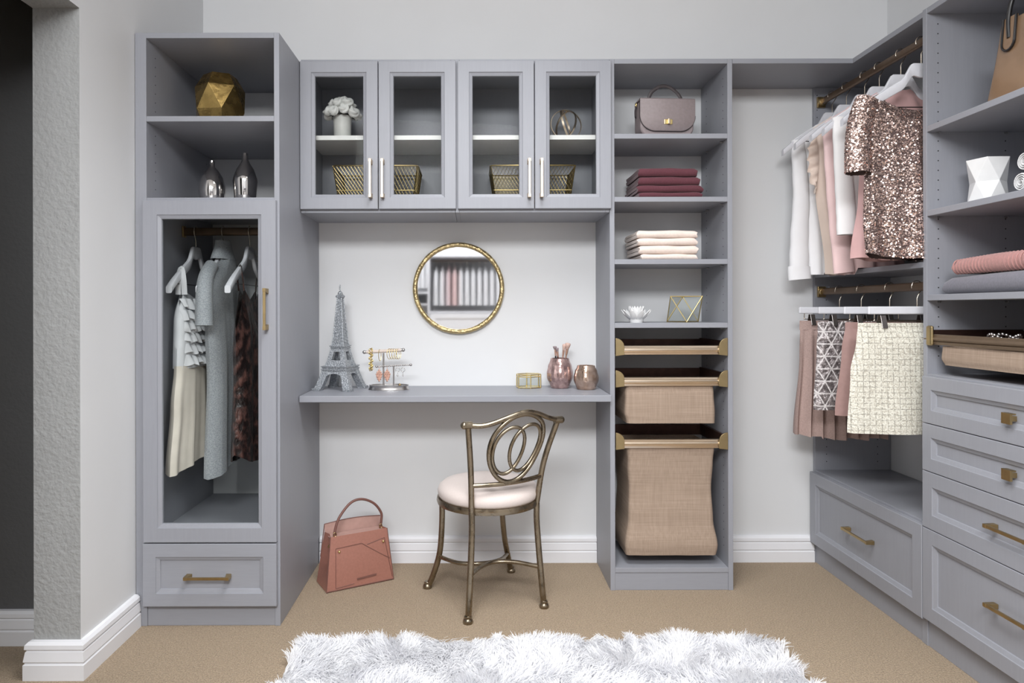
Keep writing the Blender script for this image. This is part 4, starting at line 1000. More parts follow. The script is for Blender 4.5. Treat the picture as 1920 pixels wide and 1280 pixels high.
mb = MB(); mb.tube(smooth_path([(-.068, .03, H+.004), (-.066, .03, H+.016), (-.052, .03, H+.042), (-.018, .03, H+.064), (.018, .03, H+.062), (.050, .03, H+.040), (.066, .03, H+.018), (.070, .03, H+.004)], 6), .0032, 8, ry=.007); mb.build('top_handle', M['taupe_dark'], t, smooth=60)
mb = MB()
for s in (-1, 1):
    mb.tube([(s*.066+.006*cos(a), .03, H+.010+.008*sin(a)) for a in [2*pi*i/14 for i in range(14)]], .0016, 6, loop=True)
    mb.tube([(s*(hw+.004), .035+.006*cos(a), H-.012+.008*sin(a)) for a in [2*pi*i/14 for i in range(14)]], .0018, 6, loop=True)
mb.build('d_rings', M['goldwire'], t, smooth=60)
mb = MB(); mb.tube(smooth_path([(-hw-.004, .035, H-.018), (-hw-.007, .038, H-.035), (-hw-.004, .045, H-.06), (-hw+.004, .06, H-.05)], 5), .003, 6); mb.build('strap', M['taupe_dark'], t, smooth=60)

# lotus bowl
c = Vector((wx(1193, 2.76), 2.76, SH['D'])); t = thing('lotus_bowl', 'small white ceramic lotus flower tealight holder on the open shelf', 'candle holder', c)
mb = MB(c); mb.lathe([(.001, .0), (.026, 0), (.027, .003), (.030, .012), (.024, .014), (.001, .012)], 24, c, cap=False); mb.build('bowl', M['white_cer'], t, smooth=50)
def petal_mesh(L, wdt, th):
    mb = MB(); rings = []; n = 8
    for i in range(n+1):
        u = i/n; wv = wdt*sin(pi*(.12+.88*u))**.8*(1 if u < 1 else .02)+.0006
        r = .022+L*.75*u; z = .006+L*(.35*u+.45*u*u); cup = .35*wv
        rings.append([(r, -wv, z+cup), (r+cup*.3, 0, z), (r, wv, z+cup), (r-.001, wv*.9, z+cup+.0018), (r+cup*.3-.001, 0, z+.002), (r-.001, -wv*.9, z+cup+.0018)])
    mb.loft(rings); o = mb.build('petal', M['white_cer'], None, smooth=60); me = o.data; bpy.data.objects.remove(o); return me
for (n, L, wd_, tilt, off, sc) in ((9, .052, .012, 0, 0, 1.0), (8, .050, .011, -.45, .35, .92), (6, .046, .010, -.95, .1, .80)):
    pm = petal_mesh(L, wd_, .002)
    for k in range(n):
        o = bpy.data.objects.new('petal', pm); COL.objects.link(o); o.parent = t
        o.rotation_euler = (Matrix.Rotation(2*pi*k/n+off, 3, 'Z') @ Matrix.Rotation(tilt, 3, 'Y')).to_euler(); o.scale = (sc, sc, sc)
        o.location = (0, 0, .004)

# brass and glass octahedral holder
Yg = 2.80; c = Vector((wx(1283, Yg), Yg, SH['D'])); t = thing('geometric_terrarium', 'brass-edged glass geometric candle holder on open shelf beside the lotus', 'candle holder', c)
h_ = .106; tv = [Vector((-.066, -.035, h_)), Vector((.063, -.035, h_)), Vector((.012, .060, h_))]
bv = [Vector((-.008, -.058, .003)), Vector((.070, .040, .003)), Vector((-.058, .045, .003))]
ed = [(tv[0], tv[1]), (tv[1], tv[2]), (tv[2], tv[0]), (bv[0], bv[1]), (bv[1], bv[2]), (bv[2], bv[0]), (tv[0], bv[0]), (tv[1], bv[0]), (tv[1], bv[1]), (tv[2], bv[1]), (tv[2], bv[2]), (tv[0], bv[2])]
mb = MB()
for a, b in ed: mb.tube([a, b], .0021, 6)
for a in tv+bv: mb.sphere(a, .0027, 8, 6)
mb.build('brass_frame', M['goldwire'], t, smooth=60)
for tri in ((tv[0], tv[1], bv[0]), (tv[1], bv[0], bv[1]), (tv[1], tv[2], bv[1]), (tv[2], bv[1], bv[2]), (tv[2], tv[0], bv[2]), (tv[0], bv[2], bv[0]), (bv[0], bv[1], bv[2])):
    n = (tri[1]-tri[0]).cross(tri[2]-tri[0]).normalized()*.0006
    mb = MB(); mb.loft([[p-n for p in tri], [p+n for p in tri]]); mb.build('glass_pane', M['clear'], t)

# white geometric vase in the tower
c = Vector((1.60, 2.127, TS[1])); t = thing('geometric_vase', 'white faceted hourglass vase on tower shelf beside the rolled towels', 'vase', c)
mb = MB(c); A = radians(-128)
def ringn(r, z, off, n=5): return [(c.x+r*cos(A+off+2*pi*k/n), c.y+r*sin(A+off+2*pi*k/n), c.z+z) for k in range(n)]
q = ringn(.056, 0, 0)+ringn(.050, .070, pi/5)+ringn(.058, .142, 0)+ringn(.053, .142, 0)+ringn(.040, .075, pi/5)
fs = [tuple(range(5))]
for k in range(5):
    j = (k+1) % 5
    fs += [(k, j, 5+k), (j, 5+j, 5+k), (5+k, 5+j, 10+j), (5+k, 10+j, 10+k), (10+k, 10+j, 15+j, 15+k), (15+k, 15+j, 20+k), (15+j, 20+j, 20+k)]
fs.append(tuple(range(20, 25))); mb.add(q, fs); mb.build('vase_body', M['white_cer'], t, bevel=.0012)

# tan patent bag at the frame edge (broad face toward the room)
t = thing('tan_tote', 'glossy tan patent tote with black handle on the top tower shelf', 'bag', (1.505, 1.80, TS[0]))
by1 = 2.035; by0 = 1.68
mb = MB(t.location); rings = []
for i in range(9):
    u = i/8; z = TS[0]+.001+.225*u; ins = .034*u+.004*sin(u*pi); d0 = .006*(u)
    hx, hy = lerp(.075, .055, u), (by1-by0)/2-ins
    rings.append([(1.590+a, (by0+by1)/2+b, z) for a, b in rrect(hx, hy, .022, 5)])
mb.loft(rings); mb.build('bag_body', M['tanbag'], t, smooth=50, bevel=0)
mb = MB(t.location)
for yb in (1.95, 1.765):
    zt = TS[0]+.185; xo = 1.531
    poly = [(-.022, .05), (.022, .05)] + [(.022*cos(a), -.022+.022*sin(a)) for a in [-pi*i/8 for i in range(9)]]
    mb.prism(poly, lambda a, b: (xo-.003+(b)*.08, yb+a, zt+b), lambda a, b: (xo+.003+b*.08, yb+a, zt+b))
mb.build('handle_tab', M['tanbag'], t)
mb = MB(t.location)
for yb in (1.95, 1.765):
    mb.tube([(1.527+b*.08, yb+a*1.05, TS[0]+.185+b) for a, b in [(-.022, .05)]+[(-.022*cos(a), -.022-.024*sin(a)) for a in [pi*i/8 for i in range(9)]]+[(.022, .05)]], .0035, 6)
mb.tube(smooth_path([(1.529, 1.95, TS[0]+.175), (1.532, 1.955, TS[0]+.24), (1.540, 1.94, TS[0]+.30), (1.545, 1.86, TS[0]+.345), (1.540, 1.78, TS[0]+.30), (1.532, 1.76, TS[0]+.24), (1.529, 1.765, TS[0]+.175)], 6), .0065, 10)
mb.build('handle', M['black'], t, smooth=60)

# ------------------------------------------------------------------ desk ornaments
DZ = .772
# tower figurine
c = Vector((-.566, 2.876, DZ)); t = thing('tower_figurine', 'silver glittery lattice tower figurine on the left end of the desk', 'figurine', c, radians(-16))
H = .44
def sq(h, z, ox=0, oy=0): return [(ox-h, oy-h, z), (ox+h, oy-h, z), (ox+h, oy+h, z), (ox-h, oy+h, z)]
for sx in (-1, 1):
    for sy in (-1, 1):
        rings = []
        for i in range(9):
            u = i/8; z = H*.19*u; ctr = lerp(.070, .041, u**.8); hh = lerp(.0155, .0150, u)
            rings.append(sq(hh, z+.001, sx*ctr, sy*ctr))
        mb = MB(); mb.loft(rings); mb.box((sx*.070-.017, sy*.070-.017, .0002), (sx*.070+.017, sy*.070+.017, .010)); mb.build('leg', M['glitter'], t, bevel=.0006)
        rings = []
        for i in range(7):
            u = i/6; z = H*lerp(.228, .396, u); ctr = lerp(.037, .021, u**.85); hh = lerp(.0115, .0085, u)
            rings.append(sq(hh, z, sx*ctr, sy*ctr))
        mb = MB(); mb.loft(rings); mb.build('upper_leg', M['glitter'], t, bevel=.0005)
for k in range(4):      # arches under the first platform
    R3 = Matrix.Rotation(k*pi/2, 3, 'Z'); mb = MB(); n = 16; rr_in = .046
    top = .085; pts_in = [(.048*cos(a), .030+.040*sin(a)) for a in [pi*i/n for i in range(n+1)]]
    for i in range(n):
        (a0, b0), (a1, b1) = pts_in[i], pts_in[i+1]
        def q3(a, b, d):
            inn = lerp(.083, .054, min(1, b/.083))
            return R3 @ Vector((a, -(inn-d), b))
        mb.loft([[q3(a0, b0, .002), q3(a1, b1, .002), q3(a1*(1 if b1 > .03 else 1), top, .002), q3(a0, top, .002)], [q3(a0, b0, .010), q3(a1, b1, .010), q3(a1, top, .010), q3(a0, top, .010)]])
    mb.build('arch', M['glitter'], t)
    # panels with a window opening between the platforms
    mb = MB()
    for (u0, u1) in ((0, .32), (.80, 1)):
        rings = []
        for d in (.001, .006):
            zz0, zz1 = H*lerp(.228, .396, u0), H*lerp(.228, .396, u1); w0_, w1_ = lerp(.046, .029, u0), lerp(.046, .029, u1)
            rings.append([R3 @ Vector((-w0_, -(w0_-d), zz0)), R3 @ Vector((w0_, -(w0_-d), zz0)), R3 @ Vector((w1_, -(w1_-d), zz1)), R3 @ Vector((-w1_, -(w1_-d), zz1))])
        mb.loft(rings)
    mb.build('lattice_panel', M['glitter'], t)
mb = MB(); mb.loft([sq(.0575, H*.182), sq(.0575, H*.192), sq(.060, H*.194), sq(.060, H*.202), sq(.056, H*.204), sq(.056, H*.216), sq(.060, H*.218), sq(.060, H*.228)]); mb.build('first_platform', M['glitter'], t)
mb = MB(); mb.loft([sq(.0325, H*.392), sq(.0325, H*.400), sq(.030, H*.402), sq(.030, H*.408), sq(.034, H*.410), sq(.034, H*.420)]); mb.build('second_platform', M['glitter'], t)
mb = MB(); mb.loft([sq(lerp(.0265, .0095, (i/14)**.82), H*lerp(.42, .875, i/14)) for i in range(15)]); sp_ = mb.build('spire', M['glitter'], t)
mb = MB()
for sx in (-1, 1):
    for sy in (-1, 1): mb.tube([(sx*lerp(.0265, .0095, (i/14)**.82), sy*lerp(.0265, .0095, (i/14)**.82), H*lerp(.42, .875, i/14)) for i in range(15)], .0022, 6)
for i in range(14):
    z = H*lerp(.43, .87, i/14); z2_ = H*lerp(.43, .87, (i+1)/14); a = lerp(.0265, .0095, (i/14)**.82); b = lerp(.0265, .0095, ((i+1)/14)**.82)
    for k in range(4):
        R3 = Matrix.Rotation(k*pi/2, 3, 'Z')
        mb.tube([R3 @ Vector((-a, -a, z)), R3 @ Vector((b, -b, z2_))], .0010, 4); mb.tube([R3 @ Vector((a, -a, z)), R3 @ Vector((-b, -b, z2_))], .0010, 4)
mb.build('lattice', M['glitter'], sp_)
mb = MB(); mb.loft([sq(.0095, H*.872), sq(.0145, H*.878), sq(.0150, H*.893), sq(.012, H*.897), sq(.010, H*.905)]); 
mb.lathe([(.0098, H*.905), (.0105, H*.918), (.007, H*.932), (.002, H*.942)], 12); mb.build('crown', M['glitter'], t)
mb = MB(); mb.tube([(0, 0, H*.93), (0, 0, H)], .0016, 6); mb.tube([(-.004, 0, H*.95), (-.004, 0, H*.99)], .0012, 6); mb.build('antenna', M['glitter'], t)

# jewellery stand
Yj = 2.86; c = Vector((wx(729, Yj), Yj, DZ)); kj = Yj/F
def J(px, py): return Vector(((px-729)*kj, 0, CAM_Z+(581-py)*kj-DZ))
t = thing('jewelry_stand', 'pewter two-bar jewellery stand on oval base beside the tower figurine', 'stand', c)
mb = MB(); ov = lambda k, z: [(.086*k*cos(a), .046*k*sin(a), z) for a in [2*pi*i/40 for i in range(40)]]
mb.loft([ov(1.0, .0003), ov(1.0, .003), ov(.96, .008), ov(.94, .016), ov(.97, .018), ov(.97, .020), ov(.93, .020), ov(.92, .017), ov(.02, .017)]); mb.build('base', M['steel'], t, smooth=50)
a, b = J(683, 659.5), J(756, 655.5)
mb = MB(); mb.tube([(J(719, 700).x, 0, .017), (J(719, 700).x, 0, a.z-.004)], .0038, 10); mb.tube([(J(738, 700).x, 0, .017), (J(738, 700).x, 0, J(738, 685).z)], .0034, 10); mb.build('posts', M['steel'], t, smooth=60)
d = (b-a).normalized(); mb = MB(); mb.tube([a+d*.010, b-d*.010], .0072, 14); mb.build('upper_bar', M['barcream'], t, smooth=60)
mb = MB()
for p, s in ((a, 1), (b, -1)): mb.sphere(p, .0078, 12, 8); mb.tube([p+d*s*.005, p+d*s*.011], .0062, 12)
a2, b2 = J(706, 686.5), J(770, 683.5)
for p in (a2, b2): mb.sphere(p, .0056, 12, 8)
d2 = b2-a2
for i in range(1, 17): mb.sphere(a2+d2*(i/17), .0038, 8, 6)
mb.tube([a2, b2], .0022, 8); mb.build('lower_bar', M['steel'], t, smooth=60)
GJ = 'jewellery on the stand'
def jew(name, lab, cat, px, py): 
    p = J(px, py); return thing(name, lab, cat, c+p, 0, GJ)
t = jew('chain_bracelet', 'chunky gold link bracelet hanging from left end of jewellery stand', 'bracelet', 695.5, 658); mb = MB()
for i in range(22):
    th = 2*pi*i/22; pz = -.034+.042*cos(th); py_ = .012*sin(th); R3 = Matrix.Rotation(radians(50 if i % 2 else -50), 3, 'Z')
    ctr = Vector((.003*(-1)**i, py_, pz)); mb.tube([ctr+R3 @ Vector((.0062*cos(q), 0, .0052*sin(q))) for q in [2*pi*k/10 for k in range(10)]], .0018, 6, loop=True)
mb.build('links', M['goldwire'], t, smooth=60)
t = jew('hoop_earring', 'single gold hoop hanging on the cream bar beside chunky bracelet', 'earring', 712, 658); mb = MB(); mb.tube([(.004*cos(q)*1, .010*cos(q), -.016+.024*sin(q)) for q in [2*pi*k/28 for k in range(28)]], .0013, 6, loop=True); mb.build('hoop', M['goldwire'], t, smooth=60)
for i, px in enumerate((730, 734.5, 739, 743.5, 747)):
    t = jew('bangle', ['leftmost', 'second from left', 'middle one', 'second from right', 'rightmost'][i]+' of five thin gold hoops on the cream bar', 'earring', px, 657); mb = MB(); mb.tube([(.0085*cos(q), .0145*cos(q), -.013+.0215*sin(q)) for q in [2*pi*k/28 for k in range(28)]], .0012, 6, loop=True); mb.build('hoop', M['goldwire'], t, smooth=60)
for i, (px, lab) in enumerate(((711, 'coral crystal chandelier earring, left of the pair on lower bar'), (726, 'coral crystal chandelier earring, right of the pair, before the post'))):
    t = jew('chandelier_earring', lab, 'earring', px, 690); rr = random.Random(i); mb = MB()
    mb.tube([(0, -.006, .008), (0, -.0065, -.004)], .001, 6); mb.sphere((0, -.0065, -.008), .0042, 10, 6, 1.4)
    for z, ws in ((-.016, (-.006, 0, .006)), (-.024, (-.010, -.0035, .0035, .010)), (-.033, (-.0085, -.003, .003, .0085)), (-.042, (-.005, 0, .005)), (-.050, (0,))):
        for x in ws: mb.sphere((x, -.0065, z), .0045, 8, 6, 1.25)
    mb.build('crystals', M['beads'], t, smooth=40)
for (px, lab) in ((745.5, 'small silver hoop drop earring, inner one on right of lower bar'), (755.5, 'small silver hoop drop earring, outermost on right of lower bar')):
    t = jew('drop_earring', lab, 'earring', px, 688); mb = MB(); mb.tube([(.0085*cos(q), -.006, -.010+.0085*sin(q)) for q in [2*pi*k/20 for k in range(20)]], .0009, 6, loop=True); mb.tube([(0, -.006, -.0185), (0, -.006, -.030)], .0007, 5); mb.sphere((0, -.006, -.033), .0036, 8, 6, 1.3); mb.build('drop', M['chrome'], t, smooth=60)
t = thing('finger_ring', 'dark jewelled ring lying on the base of the jewellery stand', 'ring', c+Vector((.047, -.012, .017))); mb = MB(); mb.tube([(.0065*cos(q), .0065*sin(q), .0015) for q in [2*pi*k/20 for k in range(20)]], .0014, 6, loop=True); mb.sphere((0, -.005, .006), .005, 10, 6); mb.build('band', M['brass'], t, smooth=60)

# glass trinket box
c = Vector((wx(991, 2.915), 2.915, DZ)); t = thing('trinket_box', 'small brass-edged glass trinket box on the desk', 'box', c, radians(8))
n = 6; R = .055; hb = .058
hexp = [Vector((R*cos(2*pi*k/n-pi/2), R*.72*sin(2*pi*k/n-pi/2), 0)) for k in range(n)]
mb = MB()
for k in range(n):
    p, q_ = hexp[k], hexp[(k+1) % n]
    for z in (.003, hb-.010, hb): mb.tube([p+Vector((0,0,z)), q_+Vector((0,0,z))], .0021, 6)
    mb.tube([p+Vector((0,0,.001)), p+Vector((0,0,hb))], .0026, 6)
mb.build('brass_frame', M['goldwire'], t, smooth=60)
for k in range(n):
    p, q_ = hexp[k]*.98, hexp[(k+1) % n]*.98; nn = (q_-p).cross(Vector((0,0,1))).normalized()*.0006
    mb = MB(); mb.loft([[p-nn+Vector((0,0,.004)), q_-nn+Vector((0,0,.004)), q_-nn+Vector((0,0,hb-.011)), p-nn+Vector((0,0,hb-.011))], [p+nn+Vector((0,0,.004)), q_+nn+Vector((0,0,.004)), q_+nn+Vector((0,0,hb-.011)), p+nn+Vector((0,0,hb-.011))]]); mb.build('glass_pane', M['clear'], t)
mb = MB(); mb.loft([[p*.97+Vector((0,0,z)) for p in hexp] for z in (hb-.002, hb)]); mb.build('lid', M['clear'], t)
mb = MB(); mb.loft([[p*.97+Vector((0,0,z)) for p in hexp] for z in (.001, .003)]); mb.build('base', M['mirror'], t)

# mercury glass vases
def merc(name, px, Y, prof, n, lab, m, cat):
    c = Vector((wx(px, Y), Y, DZ)); t = thing(name, lab, cat, c); K = len(prof)
    def fr(a, i):
        u = i/(K-1); s = sin(pi*min(1, max(0, u)))
        return 1 + .055*s*(abs(cos(n*a/2+ (pi/2 if (i//4) % 2 else 0)))-.6)
    mb = MB(c); dense = []
    for i in range(25):
        u = i/24; r = interp([(q[1], q[0]) for q in prof], u*prof[-1][1]); dense.append((r, u*prof[-1][1]))
    K = 25
    def fr(a, i):
        u = i/24; return 1+.075*sin(pi*u)**.7*(abs(cos(n*a/2+(pi/2)*(1 if u > .5 else 0)*0+u*.0))-.62)*(1-.6*abs(2*u-1))
    mb.lathe([(.001, .001)]+[(r, z+.001) for r, z in dense]+[(dense[-1][0]-.004, dense[-1][1]), (dense[-1][0]-.002, dense[-1][1]-.03), (dense[0][0]*.9, .006), (.001, .006)], 48, c, cap=False,
             fr=lambda a, i: fr(a, min(24, max(0, i-1))) if i < 26 else .97)
    mb.build('vessel', m, t, smooth=50); return c
cv = merc('brush_vase', 1049.5, 2.905, [(.036, 0), (.041, .008), (.0545, .045), (.0545, .062), (.050, .090), (.041, .118), (.0385, .126)], 8, 'rose mercury glass vase holding makeup brushes on the desk', M['mercury'], 'vase')
merc('votive_holder', 1098.5, 2.855, [(.037, 0), (.042, .008), (.0515, .038), (.0515, .048), (.046, .075), (.0375, .094), (.036, .099)], 7, 'squat rose gold mercury votive holder at right end of the desk', M['mercury2'], 'candle holder')
def brush(px_, py_, px_b, head, lab, k=1.0, grey=False, ang=0):
    Y = cv.y; top = P(px_, py_, Y); bot = Vector((wx(px_b, Y), Y+.004, DZ+.012)); d = (top-bot); L = d.length; d.normalize()
    t = thing('makeup_brush', lab, 'brush', bot, 0, 'makeup brushes in the vase'); t.rotation_euler = d.to_track_quat('Z', 'Y').to_euler()
    hl, hr = head; mb = MB(); mb.lathe([(.002, 0), (.003, .01), (.0035, L-hl-.028)], 12); mb.build('handle', M['black'] if grey else M['rosegold'], t, smooth=60)
    mb = MB(); mb.lathe([(.0035, L-hl-.028), (.0048*k, L-hl-.012), (.0052*k, L-hl)], 14); mb.build('ferrule', M['rosegold'], t, smooth=60)
    mb = MB(); mb.lathe([(.0050*k, L-hl-.001), (hr*.8, L-hl*.6), (hr, L-hl*.25), (hr*.85, L-hl*.06), (hr*.3, L)], 16, fr=lambda a, i: 1 if i == 0 else (abs(cos(a))*.35+.72)); mb.build('bristles', M['brushgrey'] if grey else M['blush'], t, smooth=60)
brush(1065, 643, 1053, (.026, .0155), 'large blush-haired makeup brush, rightmost and tallest in the vase', 1.3)
brush(1058, 645, 1049, (.026, .010), 'blush-haired makeup brush just left of the tallest brush', 1.0)
brush(1044, 652, 1052, (.016, .0085), 'grey-haired makeup brush standing left in the vase', 1.0, True)
brush(1040, 649, 1046, (.014, .0095), 'dark-handled makeup brush leaning farthest left in the vase', .8, True)

# ------------------------------------------------------------------ vanity chair
cc = Vector((.050, 2.640, 0)); t = thing('vanity_chair', 'antique bronze vanity chair with ivory round seat tucked at the desk', 'chair', cc)
def L3(x, y, z): return Vector((x, y, z))-cc
mb = MB(); R = .192
prof = [(.001, .388), (R*.97, .388), (R*1.0, .397), (R*1.015, .412), (R*.99, .428), (R*.90, .442), (R*.70, .450), (R*.35, .4535), (.001, .454)]
mb.lathe(prof, 56, cap=False); mb.build('seat_cushion', M['seat'], t, smooth=60)
mb = MB(); mb.lathe([(R*.97, .366), (R*1.02, .366), (R*1.035, .376), (R*1.02, .388), (R*.97, .388), (R*.97, .366)], 56, cap=False); mb.build('seat_ring', M['antique'], t, smooth=50)
lb = [L3(-.026, 2.407, .0), L3(-.019, 2.420, .13), L3(-.012, 2.437, .30), L3(-.0125, 2.447, .378)]
lt_ = L3(-.0245, 2.410, .697)
rb = [L3(.255, 2.533, 0), L3(.244, 2.545, .13), L3(.232, 2.566, .30), L3(.232, 2.572, .378)]
rt_ = L3(.308, 2.540, .695)
fl_ = [L3(-.190, 2.714, 0), L3(-.165, 2.706, .06), L3(-.140, 2.700, .15), L3(-.131, 2.698, .27), L3(-.131, 2.698, .370)]
fr_ = [L3(.151, 2.878, 0), L3(.138, 2.858, .07), L3(.122, 2.836, .16), L3(.112, 2.825, .27), L3(.110, 2.822, .370)]
def chair_leg(pts, top=None):
    mb = MB(); pth = smooth_path(pts, 6); mb.tube(pth, .0115, 12); p = pts[0]
    mb.lathe([(.001, .0), (.017, 0), (.0185, .006), (.016, .014), (.0125, .018), (.0145, .022), (.012, .027)], 16, (p.x, p.y, .0005)); mb.build('leg', M['antique'], t, smooth=60)
for pts in (lb, rb, fl_, fr_): chair_leg(pts)
lbz, rbz = lb[-1], rb[-1]
lm = lbz.lerp(lt_, .5)+Vector((.003, .004, 0)); rmid = rbz.lerp(rt_, .5)+Vector((-.012, .004, 0))
lpost = smooth_path([lbz, lm, lt_], 8); rpost = smooth_path([rbz, rmid, rt_], 8)
for pst, s in ((lpost, -1), (rpost, 1)):
    mb = MB(); mb.tube(pst, .0108, 12); e = pst[-1]
    dd = (rt_-lt_).normalized(); mb.tube([e-dd*.014*1, e+dd*.014*1], .0135, 14)
    mb.sphere(e+dd*.014*s, .0138, 12, 8); mb.build('back_post', M['antique'], t, smooth=60)
def back_pt(u, z):
    f = (z-.378)/(.697-.378); f = max(0, f)
    def at_(pst):
        k = min(len(pst)-1.001, f*(len(pst)-1)); i = int(k); return pst[i].lerp(pst[i+1], k-i)
    p = at_(lpost).lerp(at_(rpost), u); p = Vector((p.x, p.y, z)); b = .034*4*u*(1-u)
    return p+Vector((.42, -.90, 0))*b
def q_(px, py):    # rail heights read off the photo at the chair back's depth
    return CAM_Z+(581-py)*2.46/F
mb = MB(); mb.tube(smooth_path([lt_]+[back_pt(u, z) for u, z in ((.12, .694), (.25, .704), (.42, .724), (.58, .737), (.72, .729), (.86, .709))]+[rt_], 6), .0095, 12); mb.build('top_rail', M['antique'], t, smooth=60)
mb = MB(); mb.tube([back_pt(i/16, .476+.006*(i/16)) for i in range(17)], .0085, 12); mb.build('lower_rail', M['antique'], t, smooth=60)
for (u0, z0_, hu_, hz, r) in ((.525, .606, .325, .122, .0088), (.425, .600, .185, .083, .0068), (.625, .606, .185, .083, .0068)):
    mb = MB(); mb.tube([back_pt(u0+hu_*cos(a), z0_+hz*sin(a)+.018*cos(a)) for a in [2*pi*i/48 for i in range(48)]], r, 10, loop=True); mb.build('oval_scroll', M['antique'], t, smooth=60)
def legp(pts, z):
    p = smooth_path(pts, 10)
    return min(p, key=lambda w_: abs(w_.z-z))
s1 = [legp(fl_, .125), L3(-.062, 2.612, .137), L3(.030, 2.600, .140), L3(.098, 2.665, .130), legp(fr_, .085)]
s2 = [legp(lb, .165), L3(.020, 2.520, .155), L3(.070, 2.590, .148), L3(.150, 2.585, .150), legp(rb, .140)]
for s in (s1, s2):
    mb = MB(); mb.tube(smooth_path(s, 8), .0078, 10); mb.build('stretcher', M['antique'], t, smooth=60)

# ------------------------------------------------------------------ rose leather handbag on the carpet
c = Vector((-.58, 2.661, 0)); ang = math.atan2(.137, .2455)
t = thing('rose_handbag', 'dusty rose leather handbag standing on the carpet by the wardrobe', 'bag', c, ang)
W, D = .281, .135
def bagp(u, v, k):   # u along width 0..1, v depth 0..1 (front to back), k height 0..1 of .205
    x = lerp(W*u, lerp(.024, W-.018, u), k); y = lerp(D*v, lerp(.026, D-.030, v), k); return Vector((x, y, .002+.206*k))
mb = MB(); rings = []
for i in range(9):
    k = i/8; ring = []
    a, b, e, f_ = bagp(0, 0, k), bagp(1, 0, k), bagp(1, 1, k), bagp(0, 1, k); gus = .012*sin(pi*k)+.010*k
    hxm = (a+e)/2; 
    pts = [a, a.lerp(b, .25), a.lerp(b, .5), a.lerp(b, .75), b, b.lerp(e, .5)-Vector((gus, 0, 0)), e, e.lerp(f_, .5), f_, f_.lerp(a, .5)+Vector((gus, 0, 0))]
    for idx in (1, 2, 3): pts[idx] = pts[idx]+Vector((0, -.004*sin(pi*k), 0))
    rings.append(pts)
mb.loft(rings, True, False); mb.add(rings[0], [tuple(range(10))]); mb.build('bag_body', M['rosebag'], t, smooth=28)
mb = MB(); bk0 = [bagp(u, 1, 1) for u in [i/10 for i in range(11)]]
mb.loft([[p+Vector((0, dy, dz+(.030+.008*sin(pi*i/10)*1 if dz > 0 else 0))) for i, p in enumerate(bk0)] for dy, dz in ((.0, -.03), (.0, .001), (-.003, .001), (-.003, -.03))], False, False, True); mb.build('back_panel', M['roselight'], t, smooth=50)
mb = MB(); mb.tube([bagp(u, 1, 1)+Vector((0, -.0015, .031+.008*sin(pi*u))) for u in [i/10 for i in range(11)]], .0022, 6); mb.tube([bagp(0, 1, 1)+Vector((0, 0, .031)), bagp(0, 1, .5)], .0018, 6)
for (u, v) in ((0, 0), (1, 0)): mb.tube([bagp(u, v, k/6) for k in range(7)], .0018, 6)
mb.tube([bagp(u, 0, .015) for u in (0, 1)], .0022, 6); mb.build('edge_piping', M['rosedark'], t, smooth=60)
mb = MB(); mb.loft([[bagp(u, v, .93)] for u, v in ()] or [[bagp(0.03, .12, .94), bagp(.97, .12, .94), bagp(.97, .9, .94), bagp(.03, .9, .94)], [bagp(0.03, .12, .955), bagp(.97, .12, .955), bagp(.97, .9, .955), bagp(.03, .9, .955)]]); mb.build('lining', M['roselight'], t)
def fp(u, k, d=.0): p = bagp(u, 0, k); return p+Vector((0, -.0046*sin(pi*min(1, k))*(1-abs(2*u-1)**2)-.0012-d, 0))
def flatp(poly, d0, d1):
    mb = MB(); mb.loft([[fp(u, k, d0) for u, k in poly], [fp(u, k, d1) for u, k in poly]]); return mb
def seam(pts, r=.0011):
    mb = MB(); dense = []
    for a_, b_ in zip(pts, pts[1:]): dense += [(lerp(a_[0], b_[0], i/6), lerp(a_[1], b_[1], i/6)) for i in range(6)]
    dense.append(pts[-1]); mb.tube([fp(u, k, .0002) for u, k in dense], r, 5); return mb
for pts in ([(.13, .05), (.10, .775), (.53, .80), (.98, .42)], [(.62, .76), (.93, .83), (.985, .06)], [(.13, .05), (.40, .075)]):
    seam(pts).build('pocket_seam', M['rosedark'], t, smooth=60)
mb = flatp([(.44, .135), (.74, .155), (.74, .185), (.44, .165)], .0008, .0022); mb.build('name_plate', M['rosedark'], t)
mb = MB()
for (u, k) in ((.155, .715), (.90, .765)):
    p = fp(u, k, .002); mb.sphere(p, .0052, 10, 6)
mb.build('studs', M['goldwire'], t, smooth=60)
hp = [bagp(.10, .3, 1)+Vector((0, 0, -.01)), bagp(.12, .35, 1)+Vector((0, 0, .02)), bagp(.20, .4, 1)+Vector((0, 0, .065)), bagp(.40, .5, 1)+Vector((0, 0, .112)), bagp(.60, .5, 1)+Vector((0, 0, .122)), bagp(.82, .5, 1)+Vector((0, 0, .098)), bagp(.955, .5, 1)+Vector((0, 0, .055)), bagp(.96, .5, 1)+Vector((0, 0, .02)), bagp(.94, .5, 1)+Vector((0, 0, -.01))]
mb = MB(); mb.tube(smooth_path(hp, 6), .0052, 10); mb.build('handle', M['rosedark'], t, smooth=60)
mb = MB()
for p in (hp[0], hp[-1]): mb.tube([p+Vector((.006*cos(a), -.006, .012+.008*sin(a))) for a in [2*pi*i/14 for i in range(14)]], .0016, 6, loop=True)
mb.tube([bagp(.06, .1, .93)+Vector((-.004, -.004, 0)), bagp(.02, .2, .80)+Vector((-.006, -.004, 0))], .004, 8); mb.build('ring_fittings', M['brass'], t, smooth=60)

